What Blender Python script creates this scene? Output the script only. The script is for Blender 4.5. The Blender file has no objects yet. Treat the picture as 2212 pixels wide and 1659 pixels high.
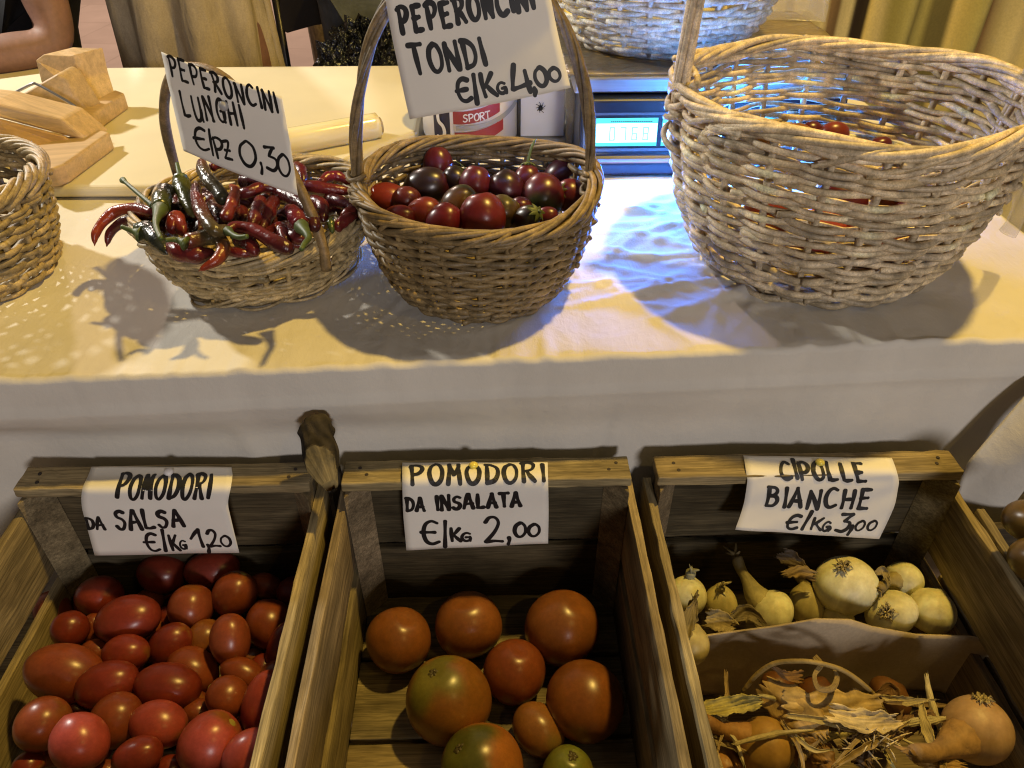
import bpy, math, random
import numpy as np
from mathutils import Vector, Matrix

random.seed(7); rng = np.random.default_rng(7)
sc = bpy.context.scene
R = math.radians

# ------------------------------------------------------------------ camera
PITCH, YAW = R(38), R(-1.5)
CAM = np.array([0.0, -0.64, 1.31])
FPX, PW, PH = 1640.0, 2212.0, 1659.0          # focal length and frame, in the same pixel unit
fwd = np.array([-math.sin(YAW)*math.cos(PITCH), math.cos(YAW)*math.cos(PITCH), -math.sin(PITCH)])
rgt = np.array([math.cos(YAW), math.sin(YAW), 0.0])
upv = np.cross(rgt, fwd)
cd = bpy.data.cameras.new('camera'); co = bpy.data.objects.new('camera', cd); sc.collection.objects.link(co)
cd.sensor_fit = 'HORIZONTAL'; cd.sensor_width = 36; cd.lens = 36*FPX/PW; cd.clip_start = .02; cd.clip_end = 200
m = Matrix.Identity(4)
for i in range(3):
    m[i][0], m[i][1], m[i][2], m[i][3] = rgt[i], upv[i], -fwd[i], CAM[i]
co.matrix_world = m; sc.camera = co

def ray(px, py): return fwd + rgt*(px-PW/2)/FPX - upv*(py-PH/2)/FPX
def at_z(px, py, z): d = ray(px, py); return CAM + d*((z-CAM[2])/d[2])   # the place on a level surface
def at_y(px, py, y): d = ray(px, py); return CAM + d*((y-CAM[1])/d[1])   # the place on an upright surface
def rayu(p): d = np.array(p)-CAM; return d/np.linalg.norm(d)
def depth(p): return float((np.array(p)-CAM) @ fwd)

# ------------------------------------------------------------------ world and lamps
w = bpy.data.worlds.new("World"); sc.world = w; w.use_nodes = True
bg = w.node_tree.nodes['Background']; bg.inputs[0].default_value = (.60, .52, .50, 1); bg.inputs[1].default_value = .075
def lamp(name, loc, target, watts, col, radius, cone=100, blend=.4):
    d = bpy.data.lights.new(name, 'SPOT'); o = bpy.data.objects.new(name, d); sc.collection.objects.link(o)
    d.energy = watts; d.color = col; d.shadow_soft_size = radius; d.spot_size = R(cone); d.spot_blend = blend
    o.location = loc; o.rotation_euler = (Vector(target)-Vector(loc)).to_track_quat('-Z', 'Y').to_euler(); return o
lamp('yellow_lamp', (.68, .30, 2.80), (0, .1, .8), 168, (1, .66, .14), .05, 120)      # hangs from the canopy above the stall
lamp('white_lamp', (-1.75, 1.12, 2.02), (0, .1, .85), 145, (.98, .93, .84), .05, 120)       # lamp at the left end of the stall
lamp('front_white_fill', (.9, -3.7, 1.95), (0, .2, .8), 235, (.98, .91, .90), .30, 90) # unseen fill behind the viewer, kept low to light upright faces
lamp('front_bulb', (1.0, -1.35, 2.75), (0, .1, .8), 12, (1, .66, .16), .03, 110)          # unseen bulb behind the viewer, added for the yellow highlights
lamp('lane_lamp', (-2.5, 5.5, 3.8), (-.8, 4.0, 0), 640, (1, .78, .66), .15, 150)        # lights the paving behind the stall
vs = sc.view_settings; vs.view_transform = 'Standard'; vs.look = 'None'; vs.exposure = 0; vs.gamma = 1
sc.cycles.max_bounces = 6; sc.cycles.use_denoising = True; sc.cycles.filter_width = 1.15

# ------------------------------------------------------------------ materials
MATS = {}
def mat(name, col=(.5, .5, .5), rough=.6, attr=None, noise=None, bump=None, emit=None, metal=0, trans=0, sss=0, grain=False, alpha=1, spec=.5, coat=0):
    mt = bpy.data.materials.new(name); mt.use_nodes = True; nt = mt.node_tree; N = nt.nodes; L = nt.links
    b = N['Principled BSDF']; b.inputs['Roughness'].default_value = rough; b.inputs['Metallic'].default_value = metal
    b.inputs['Specular IOR Level'].default_value = spec; b.inputs['Base Color'].default_value = (*col, 1)
    b.inputs['Transmission Weight'].default_value = trans; b.inputs['Alpha'].default_value = alpha; b.inputs['Coat Weight'].default_value = coat
    if sss:
        b.inputs['Subsurface Weight'].default_value = sss; b.inputs['Subsurface Scale'].default_value = .006; b.inputs['Subsurface Radius'].default_value = (1, .35, .2)
    tc = N.new('ShaderNodeTexCoord'); src = tc.outputs['Object']
    if grain:
        a = N.new('ShaderNodeAttribute'); a.attribute_name = 'grain'; src = a.outputs['Vector']
    c = None
    if attr:
        a = N.new('ShaderNodeAttribute'); a.attribute_name = 'tint'; c = a.outputs['Color']
        if attr == 'mul':
            mx = N.new('ShaderNodeMix'); mx.data_type = 'RGBA'; mx.blend_type = 'MULTIPLY'; mx.inputs[0].default_value = 1
            mx.inputs[6].default_value = (*col, 1); L.new(c, mx.inputs[7]); c = mx.outputs[2]
    if noise:                                                 # list of (scale, colour ratio dark, bright, detail, stretch)
        for sc_, lo, hi, det, st in noise:
            mp = N.new('ShaderNodeMapping'); mp.inputs['Scale'].default_value = st; L.new(src, mp.inputs['Vector'])
            nz = N.new('ShaderNodeTexNoise'); nz.inputs['Scale'].default_value = sc_; nz.inputs['Detail'].default_value = det; nz.inputs['Roughness'].default_value = .6
            L.new(mp.outputs[0], nz.inputs['Vector'])
            cr = N.new('ShaderNodeValToRGB'); cr.color_ramp.elements[0].position = .33; cr.color_ramp.elements[1].position = .67
            lo_ = lo if isinstance(lo, tuple) else (lo, lo, lo); hi_ = hi if isinstance(hi, tuple) else (hi, hi, hi)
            cr.color_ramp.elements[0].color = (*lo_, 1); cr.color_ramp.elements[1].color = (*hi_, 1); L.new(nz.outputs['Fac'], cr.inputs[0])
            mx = N.new('ShaderNodeMix'); mx.data_type = 'RGBA'; mx.blend_type = 'MULTIPLY'; mx.inputs[0].default_value = 1
            if c is None: mx.inputs[6].default_value = (*col, 1)
            else: L.new(c, mx.inputs[6])
            L.new(cr.outputs[0], mx.inputs[7]); c = mx.outputs[2]
    if c is not None: L.new(c, b.inputs['Base Color'])
    if bump:                                                  # list of (scale, strength, distance, stretch)
        prev = None
        for sc_, stg, dist, st in bump:
            mp = N.new('ShaderNodeMapping'); mp.inputs['Scale'].default_value = st; L.new(src, mp.inputs['Vector'])
            nz = N.new('ShaderNodeTexNoise'); nz.inputs['Scale'].default_value = sc_; nz.inputs['Detail'].default_value = 4; nz.inputs['Distortion'].default_value = .6
            L.new(mp.outputs[0], nz.inputs['Vector'])
            bp = N.new('ShaderNodeBump'); bp.inputs['Strength'].default_value = stg; bp.inputs['Distance'].default_value = dist
            L.new(nz.outputs['Fac'], bp.inputs['Height'])
            if prev: L.new(prev, bp.inputs['Normal'])
            prev = bp.outputs[0]
        L.new(prev, b.inputs['Normal'])
    if emit:
        b.inputs['Emission Color'].default_value = (*emit[0], 1); b.inputs['Emission Strength'].default_value = emit[1]
    MATS[name] = mt; return mt
U1 = (1, 1, 1)
CLOTH = mat('cotton_cloth', (.66, .625, .55), .85, noise=[(9, .93, 1.03, 3, U1)], bump=[(900, .15, .002, U1), (14, .30, .007, (1, 1, 1)), (48, .16, .004, (1.6, .5, 1)), (160, .16, .002, (1, .6, 1))], spec=.2)
BOARD = mat('painted_board', (.67, .61, .45), .55, noise=[(5, .94, 1.03, 3, U1)], bump=[(60, .05, .002, U1)], spec=.3)
PAPER = mat('sign_paper', (.80, .77, .70), .8, noise=[(12, .95, 1.02, 2, U1)], bump=[(18, .12, .003, U1)], spec=.2)
INK = mat('marker_ink', (.006, .006, .008), .55)
WICK = mat('brown_wicker', U1, .5, attr='tint', noise=[(28, .80, 1.08, 2, U1), (90, .58, 1.14, 3, U1), (520, .74, 1.12, 2, U1)], bump=[(500, .25, .001, U1)], spec=.45)
WOODC = mat('crate_wood', (.40, .32, .18), .8, attr='mul', grain=True, noise=[(110, .72, 1.15, 5, (.05, 1, 1)), (420, .60, 1.20, 3, (.03, 1, 1)), (1100, .78, 1.12, 2, (.03, 1, 1)), (16, .62, 1.10, 4, (.5, 1, 1)), (38, (.68, .66, .64), 1.04, 2, (.35, .8, .8))], bump=[(240, .6, .0012, (.05, 1, 1)), (30, .3, .003, (.3, 1, 1))], spec=.2)
NAIL = mat('rusty_nail', (.05, .04, .035), .6, metal=.6)
WOODP = mat('planed_beech', (.62, .45, .26), .45, attr='mul', grain=True, noise=[(110, .80, 1.10, 5, (.06, 1, 1)), (420, .88, 1.06, 3, (.04, 1, 1)), (14, .86, 1.06, 2, (.5, 1, 1))], bump=[(240, .15, .001, (.05, 1, 1))], spec=.4)
BARK = mat('log_bark', U1, .9, attr='tint', noise=[(40, .45, 1.3, 5, (1, 1, .4))], bump=[(60, .8, .006, (1, 1, .3))], spec=.15)
SKINT = mat('tomato_skin', U1, .31, attr='tint', noise=[(35, .80, 1.08, 4, U1), (240, .88, 1.06, 2, U1), (700, .94, 1.05, 1, U1)], bump=[(22, .05, .003, U1)], spec=.5, sss=.12)
CHILI = mat('chili_skin', U1, .27, attr='tint', noise=[(60, .75, 1.12, 3, U1)], bump=[(70, .6, .004, U1), (190, .3, .002, U1)], spec=.55)
GREEN = mat('green_stalk', U1, .5, attr='tint', noise=[(90, .75, 1.15, 3, U1)], bump=[(150, .2, .001, U1)])
ONION = mat('onion_skin', U1, .46, attr='tint', noise=[(55, (.84, .80, .68), 1.06, 3, U1), (30, .82, 1.08, 3, (1, 1, .25)), (160, .88, 1.06, 3, (1, 1, .12))], bump=[(120, .25, .002, (1, 1, .15))], spec=.45, sss=.08)
HUSK = mat('dry_husk', U1, .6, attr='tint', noise=[(60, .6, 1.15, 4, U1)], bump=[(120, .5, .003, (1, .3, 1))], spec=.3)
CARD = mat('grey_cardboard', (.42, .335, .22), .85, noise=[(20, .88, 1.08, 4, U1), (300, .92, 1.05, 2, U1)], bump=[(25, .15, .004, U1)], spec=.2)
STEEL = mat('brushed_steel', (.45, .46, .48), .35, metal=1, noise=[(30, .8, 1.1, 3, (.2, 4, 4))])
WIRE = mat('wire_metal', (.42, .40, .40), .35, metal=1)
NAVY = mat('scale_plastic', (.010, .014, .026), .35, noise=[(30, .85, 1.1, 2, U1)])
GREY = mat('grey_plastic', (.10, .12, .14), .4)
LCD = mat('lit_display', (.1, .3, .5), .3, emit=((.42, .70, 1.0), 4.5))
LCDG = mat('lit_display_edge', (.05, .3, .25), .3, emit=((.12, .70, .62), 1.0))
SEG = mat('display_segments', (.10, .25, .25), .4, emit=((.42, .66, .68), .9))
CAST = mat('backlight_blue', (.05, .15, .6), .3, emit=((.05, .25, 1.0), 9))
FILM = mat('wrapped_film', (.24, .19, .12), .28, noise=[(18, .6, 1.15, 4, U1)], bump=[(30, .7, .01, (1, 2, 1))], alpha=1)
CLEAR = mat('clear_plastic', (.80, .76, .66), .18, alpha=.30, bump=[(20, .4, .006, U1)])
TUBW = mat('white_tub', (.70, .66, .64), .35, noise=[(10, .9, 1.05, 2, U1)])
LRED = mat('label_red', (.33, .035, .035), .4)
LNAVY = mat('label_navy', (.02, .02, .055), .4)
LGREY = mat('label_grey', (.36, .36, .37), .4)
LWHITE = mat('label_white', (.78, .75, .74), .45)
FOIL = mat('glossy_roll', (.85, .77, .50), .16, metal=0, bump=[(24, .35, .004, (.2, 1, 1))], coat=.5)  # yellowish base stands in for the lamp's golden sheen on the roll
SKIN = mat('skin', (.22, .115, .08), .62, noise=[(25, .8, 1.08, 4, U1), (140, .92, 1.05, 2, U1)], bump=[(200, .15, .001, U1)], sss=.1)
BLACKC = mat('black_cotton', (.010, .010, .012), .9, bump=[(30, .3, .01, U1)], spec=.2)
LINEN = mat('beige_linen', (.42, .35, .235), .9, noise=[(9, .72, 1.15, 4, (2, 2, .6)), (300, .9, 1.08, 2, U1)], bump=[(12, .5, .02, (2, 2, .5))], spec=.15)
JEANS = mat('dark_denim', (.10, .115, .14), .85, noise=[(10, .6, 1.3, 4, U1)], bump=[(14, .5, .02, U1)], spec=.2)
HAIR = mat('dark_hair', (.02, .014, .01), .6, bump=[(120, .6, .005, (1, 1, .1))])
CHAIRM = mat('black_plastic', (.008, .007, .007), .35, bump=[(80, .1, .002, U1)])
BAGM = mat('black_bin_bag', (.09, .10, .13), .24, metal=.95, bump=[(26, 1.0, .03, U1), (70, .9, .012, U1)], spec=1)
STONE = mat('speckled_stone', (.30, .23, .14), .85, noise=[(26, .25, 1.15, 5, (1, 1, .5)), (9, .75, 1.1, 3, U1)], bump=[(40, .6, .01, U1)])
PIN = mat('clear_pin', (.75, .62, .10), .2, spec=.6)
CURT = mat('striped_curtain', U1, .85, attr='tint', noise=[(6, .85, 1.1, 3, (1, 1, .4)), (200, .92, 1.05, 2, U1)], bump=[(260, .15, .002, U1)], spec=.2)

def paving():
    mt = bpy.data.materials.new('stone_paving'); mt.use_nodes = True; nt = mt.node_tree; N = nt.nodes; L = nt.links
    b = N['Principled BSDF']; b.inputs['Roughness'].default_value = .8
    tc = N.new('ShaderNodeTexCoord'); mp = N.new('ShaderNodeMapping'); mp.inputs['Rotation'].default_value = (0, 0, .12); L.new(tc.outputs['Object'], mp.inputs[0])
    br = N.new('ShaderNodeTexBrick'); br.inputs['Scale'].default_value = 1; br.inputs['Brick Width'].default_value = .95; br.inputs['Row Height'].default_value = .55
    br.inputs['Mortar Size'].default_value = .008; br.inputs['Color1'].default_value = (.46, .33, .25, 1); br.inputs['Color2'].default_value = (.52, .38, .29, 1); br.inputs['Mortar'].default_value = (.45, .325, .245, 1)
    L.new(mp.outputs[0], br.inputs[0])
    nz = N.new('ShaderNodeTexNoise'); nz.inputs['Scale'].default_value = 5; nz.inputs['Detail'].default_value = 6; L.new(tc.outputs['Object'], nz.inputs[0])
    cr = N.new('ShaderNodeValToRGB'); cr.color_ramp.elements[0].color = (.78, .78, .78, 1); cr.color_ramp.elements[1].color = (1.08, 1.08, 1.08, 1); L.new(nz.outputs['Fac'], cr.inputs[0])
    mx = N.new('ShaderNodeMix'); mx.data_type = 'RGBA'; mx.blend_type = 'MULTIPLY'; mx.inputs[0].default_value = 1
    L.new(br.outputs[0], mx.inputs[6]); L.new(cr.outputs[0], mx.inputs[7]); L.new(mx.outputs[2], b.inputs['Base Color'])
    bp = N.new('ShaderNodeBump'); bp.inputs['Strength'].default_value = .4; bp.inputs['Distance'].default_value = .01; L.new(nz.outputs['Fac'], bp.inputs['Height']); L.new(bp.outputs[0], b.inputs['Normal'])
    return mt
PAVE = paving()

# ------------------------------------------------------------------ mesh helpers
class MB:
    def __init__(s): s.v = []; s.f = []; s.t = []; s.g = []; s.n = 0
    def add(s, v, f, tint=(1, 1, 1), grain=None):
        v = np.asarray(v, float).reshape(-1, 3); s.v.append(v); s.f += [tuple(int(i)+s.n for i in q) for q in f]
        t = np.asarray(tint, float); t = np.tile(t, (len(v), 1)) if t.ndim == 1 else t
        s.t.append(t); s.g.append(v if grain is None else np.asarray(grain, float)); s.n += len(v); return s
    def build(s, name, material, parent=None, smooth=True, origin=None, bevel=0, seg=2, solid=0, sub=0):
        v = np.concatenate(s.v)
        o0 = np.zeros(3) if origin is None else np.asarray(origin, float)
        me = bpy.data.meshes.new(name); me.from_pydata([tuple(p) for p in (v-o0)], [], s.f); me.update()
        a = me.attributes.new('tint', 'FLOAT_COLOR', 'POINT'); t = np.concatenate(s.t)
        a.data.foreach_set('color', np.hstack([t, np.ones((len(t), 1))]).ravel())
        a = me.attributes.new('grain', 'FLOAT_VECTOR', 'POINT'); a.data.foreach_set('vector', np.concatenate(s.g).ravel())
        if smooth: me.polygons.foreach_set('use_smooth', [True]*len(me.polygons))
        me.materials.append(material); o = bpy.data.objects.new(name, me); sc.collection.objects.link(o); o.location = o0
        if solid:
            md = o.modifiers.new('thickness', 'SOLIDIFY'); md.thickness = solid; md.offset = 0
        if bevel:
            md = o.modifiers.new('bevel', 'BEVEL'); md.width = bevel; md.segments = seg; md.limit_method = 'ANGLE'
        if sub:
            md = o.modifiers.new('sub', 'SUBSURF'); md.levels = sub; md.render_levels = sub
        if parent is not None:
            o.parent = parent; o.matrix_parent_inverse = Matrix.Translation(-Vector(parent.location)) if parent.rotation_euler.to_matrix() == Matrix.Identity(3) else parent.matrix_basis.inverted()
        return o
def tag(o, label=None, cat=None, group=None, kind=None):
    if label: o['label'] = label
    if cat: o['category'] = cat
    if group: o['group'] = group
    if kind: o['kind'] = kind
    return o
def thing(name, loc, label, cat, group=None):
    o = bpy.data.objects.new(name, None); o.empty_display_size = .05; sc.collection.objects.link(o); o.location = loc
    return tag(o, label, cat, group)

def frames(P):
    P = np.asarray(P, float); T = np.gradient(P, axis=0); T /= np.linalg.norm(T, axis=1)[:, None]+1e-12
    a = np.array([0, 0, 1.]) if abs(T[0][2]) < .9 else np.array([1., 0, 0])
    n = np.cross(T[0], a); n /= np.linalg.norm(n); Ns = [n]
    for i in range(1, len(P)):
        n = Ns[-1]-T[i]*(Ns[-1] @ T[i]); n /= np.linalg.norm(n)+1e-12; Ns.append(n)
    Ns = np.array(Ns); return P, T, Ns, np.cross(T, Ns)
def tube(mb, P, r, sides=6, tint=(1, 1, 1), cap=True, flat=1.0):
    P, T, Nn, B = frames(P); n = len(P); r = np.broadcast_to(np.asarray(r, float), (n,))
    a = np.linspace(0, 2*math.pi, sides, endpoint=False)
    V = P[:, None, :]+r[:, None, None]*(np.cos(a)[None, :, None]*Nn[:, None, :]+flat*np.sin(a)[None, :, None]*B[:, None, :])
    F = []
    for i in range(n-1):
        for j in range(sides):
            k = (j+1) % sides; F.append((i*sides+j, i*sides+k, (i+1)*sides+k, (i+1)*sides+j))
    V = V.reshape(-1, 3); t = np.asarray(tint, float)
    if t.ndim == 2: t = np.repeat(t, sides, axis=0)
    if cap:
        F.append(tuple(range(sides))[::-1]); F.append(tuple((n-1)*sides+j for j in range(sides)))
    mb.add(V, F, t)
def spline(pts, n):
    P = np.asarray(pts, float); k = len(P)
    if k == 2: return P[0]+(P[1]-P[0])*np.linspace(0, 1, n)[:, None]
    E = np.vstack([2*P[0]-P[1], P, 2*P[-1]-P[-2]]); s = np.linspace(0, k-1, n); out = []
    for t in s:
        i = min(int(t), k-2); f = t-i; p0, p1, p2, p3 = E[i], E[i+1], E[i+2], E[i+3]
        out.append(.5*((2*p1)+(-p0+p2)*f+(2*p0-5*p1+4*p2-p3)*f*f+(-p0+3*p1-3*p2+p3)*f**3))
    return np.array(out)
def box(mb, c, size, rot=None, tint=(1, 1, 1), axis=0, taper=None):
    h = np.array(size)/2; V = np.array([[x, y, z] for x in (-1, 1) for y in (-1, 1) for z in (-1, 1)], float)*h
    g = V.copy(); g[:, [0, axis]] = g[:, [axis, 0]]; g = g+rng.uniform(-5, 5, 3)
    if taper is not None: V = taper(V)
    if rot is not None: V = V @ np.array(rot).T
    mb.add(V+np.array(c), [(0, 1, 3, 2), (4, 6, 7, 5), (0, 4, 5, 1), (2, 3, 7, 6), (0, 2, 6, 4), (1, 5, 7, 3)], tint, g)
def plank(mb, c, size, tint=(1, 1, 1), axis=0, wear=.0007, n=22):
    """a sawn board along axis: slightly uneven edges and faces"""
    o = [a_ for a_ in (0, 1, 2) if a_ != axis]; ring = []
    for u in (-1, -.33, .33): ring.append((u, -1))
    for u in (-1, -.33, .33): ring.append((1, u))
    for u in (1, .33, -.33): ring.append((u, 1))
    for u in (1, .33, -.33): ring.append((-1, u))
    m_ = len(ring); ws = [(Wob(9, wear), Wob(14, wear)) for _ in ring]; V = []; G = []; g0 = rng.uniform(-5, 5, 3)
    for i in range(n+1):
        t = i/n
        for (u, w_), (wa, wb) in zip(ring, ws):
            p = np.zeros(3); p[axis] = (t-.5)*size[axis]; p[o[0]] = u*size[o[0]]/2+wa(6.28*t); p[o[1]] = w_*size[o[1]]/2+wb(6.28*t)
            V.append(p+np.array(c)); G.append(np.array([p[axis], p[o[0]], p[o[1]]])+g0)
    F = [(i*m_+j, i*m_+(j+1) % m_, (i+1)*m_+(j+1) % m_, (i+1)*m_+j) for i in range(n) for j in range(m_)]+[tuple(range(m_))[::-1], tuple(n*m_+j for j in range(m_))]
    mb.add(V, F, tint, G)
def prism(mb, poly, ext, tint=(1, 1, 1)):
    P = np.array(poly, float); n = len(P); V = np.vstack([P, P+np.array(ext)])
    ax = P[1]-P[0]; ax /= np.linalg.norm(ax); e = np.array(ext)/np.linalg.norm(ext); o = np.cross(ax, e)
    g = np.stack([V @ ax, V @ e, V @ o], 1)+rng.uniform(-5, 5, 3)
    mb.add(V, [tuple(range(n))[::-1], tuple(range(n, 2*n))]+[(i, (i+1) % n, n+(i+1) % n, n+i) for i in range(n)], tint, g)
def rz(a): return np.array([[math.cos(a), -math.sin(a), 0], [math.sin(a), math.cos(a), 0], [0, 0, 1]])
def grid(mb, fn, nu, nv, tint=(1, 1, 1)):
    V = [fn(i/nu, j/nv) for i in range(nu+1) for j in range(nv+1)]
    F = [(i*(nv+1)+j, (i+1)*(nv+1)+j, (i+1)*(nv+1)+j+1, i*(nv+1)+j+1) for i in range(nu) for j in range(nv)]
    if callable(tint): tint = np.array([tint(i/nu, j/nv) for i in range(nu+1) for j in range(nv+1)])
    mb.add(V, F, tint)
class Wob:                                                     # smooth random wobble
    def __init__(s, k, amp, kmin=1): s.k = rng.integers(kmin, k+1, 5); s.p = rng.uniform(0, 6.3, 5); s.a = amp*rng.uniform(.4, 1, 5)/2.2
    def __call__(s, t): return sum(a*np.sin(k*t+p) for k, p, a in zip(s.k, s.p, s.a))
def mix(a, b, t): return tuple(np.array(a)*(1-t)+np.array(b)*t)

# ------------------------------------------------------------------ the setting
b = MB(); b.add([(-40, -20, 0), (40, -20, 0), (40, 60, 0), (-40, 60, 0)], [(0, 1, 2, 3)]); tag(b.build('ground', PAVE, smooth=False), kind='structure')

ZT = .85
# table under the cloth
tb = thing('trestle_table', (0, .47, 0), 'long plain table hidden under the cream cloth', 'table')
b = MB(); box(b, (-.27, .515, ZT-.027), (1.80, .92, .036), tint=(.8, .8, .8)); b.build('tabletop', WOODC, tb, False, bevel=.003)
for x in (-1.1, .62):
    for y in (.08, .9):
        b = MB(); box(b, (x, y, .40), (.05, .05, .80), axis=2); b.build('leg', WOODC, tb, False, bevel=.003)

# tablecloth: top sheet, rounded front lip, front drop and folded corner
def edge_y(x): return -.0145+.0425*x
XR = .699
CREASE = []
for q in range(85):
    CREASE.append((rng.uniform(.09, .33), rng.uniform(.07, .42), rng.normal(.35, .55), rng.uniform(.03, .11), rng.uniform(.0035, .008), rng.uniform(.0010, .0028), rng.uniform(-2, 2)))
for q in range(26):
    CREASE.append((rng.uniform(-.6, .05), rng.uniform(.0, .40), rng.normal(1.3, .5), rng.uniform(.03, .08), rng.uniform(.003, .007), rng.uniform(.0005, .0014), rng.uniform(-2, 2)))
CREASE = np.array(CREASE)
def crease(x, y):
    dx, dy = x-CREASE[:, 0], y-CREASE[:, 1]; c, s = np.cos(CREASE[:, 2]), np.sin(CREASE[:, 2])
    a, p = dx*c+dy*s, -dx*s+dy*c; p = p-CREASE[:, 6]*a*a
    return float((CREASE[:, 5]*np.exp(-(a/CREASE[:, 3])**4-np.abs(p/CREASE[:, 4])**1.4)).sum())
def cloth_pt(u, v):
    x = -1.25+u*(XR+1.25); ye = edge_y(x)
    wr = .0034*max(0, math.sin(38*x+4*math.sin(9*x)))**2*(.5+.5*math.sin(13*x+2))+.0026*max(0, math.sin(83*x+1.3+3*math.sin(17*x)))**3+.0008*math.sin(140*x)
    if v < .62:                                                # top sheet from the back to the lip
        t = v/.62; t = t**.62; y = .985+(ye+.006-.985)*t
        fr = max(0, 1-(y-ye)/.085)
        lump = .0012*math.sin(23*x+17*y)*math.sin(31*y-9*x+2*math.sin(12*x))
        cr = crease(x, y) if y < .5 else 0
        return (x, y, ZT+lump+cr+.8*fr*abs(wr))
    if v < .70:                                                # the lip
        a = (v-.62)/.08*math.pi/2
        return (x, ye+.006-.006*math.sin(a)+.3*wr*math.sin(a), ZT-.006+.006*math.cos(a)+.8*abs(wr)*math.cos(a))
    t = (v-.70)/.30; z = ZT-.006-t*.46
    drop = ZT-z
    yb = max(ye, -.004)
    k = min(1, max(0, (drop-.048)/.06)); k = k*k*(3-2*k)
    sag = .004*math.exp(-((x-.135+.10*drop)/.006)**2)-.004*math.exp(-((x+.30-.2*drop)/.012)**2)+.003*math.exp(-((x-.40+.3*drop)/.009)**2)+.006*math.sin(7*x+1)+.005*math.sin(17*x+5*z)+.0022*math.sin(47*x-9*z+2*math.sin(8*x))
    y = ye+(yb+.006-ye)*k+.3*wr*(1-k)+sag*k*.6-.0045*math.exp(-((drop-.045)/.004)**2)
    return (x, y, z)
b = MB(); grid(b, cloth_pt, 520, 250)
def poly(pts, n):
    P = np.array(pts); d = np.concatenate([[0], np.cumsum(np.linalg.norm(np.diff(P, axis=0), axis=1))]); d /= d[-1]
    return np.stack([np.interp(np.linspace(0, 1, n), d, P[:, i]) for i in range(3)], 1)
FL = poly([at_y(2300, 752, .0), at_y(2212, 862, -.018), at_y(2092, 1006, -.034), at_y(2066, 1080, -.034), at_y(2116, 1194, -.028)], 25)
FR = poly([at_y(2450, 800, -.04), at_y(2380, 905, -.072), at_y(2300, 975, -.072), at_y(2220, 1052, -.062), at_y(2168, 1128, -.050), at_y(2126, 1200, -.034)], 25)
def flap(u, v):                                                # folded corner of the cloth hanging past the last crate
    L = FL; Rr = FR
    i = v*24; k = min(int(i), 23); f = i-k
    l = L[k]*(1-f)+L[k+1]*f; r_ = Rr[k]*(1-f)+Rr[k+1]*f
    p = l+(r_-l)*u; p = p+np.array([0, .008*math.sin(math.pi*u)*(1-v)+.004*math.sin(5*u+3*v), 0]); return p
grid(b, flap, 14, 40)
cl = b.build('tablecloth', CLOTH, solid=.0012)
tag(cl, 'cream cotton cloth spread over the long table and hanging down in front', 'tablecloth')

# thick board lying on the back of the table
zb = .872
p0, p1, p2, p3 = at_z(-260, 412, zb), at_z(915, 296, zb), at_z(868, 164, zb), at_z(-80, 190, zb)
b = MB(); prism(b, [(-.95, .393, ZT+.003), (-.30, .385, ZT+.003), (-.122, .60, ZT+.003), (-.128, .978, ZT+.003), (-1.2, .978, ZT+.003)], (0, 0, zb-ZT-.003))
tag(b.build('cream_board', BOARD, smooth=False, bevel=.008, seg=4), 'thick cream board with rounded edge lying on the back left of the table', 'board')

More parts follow.
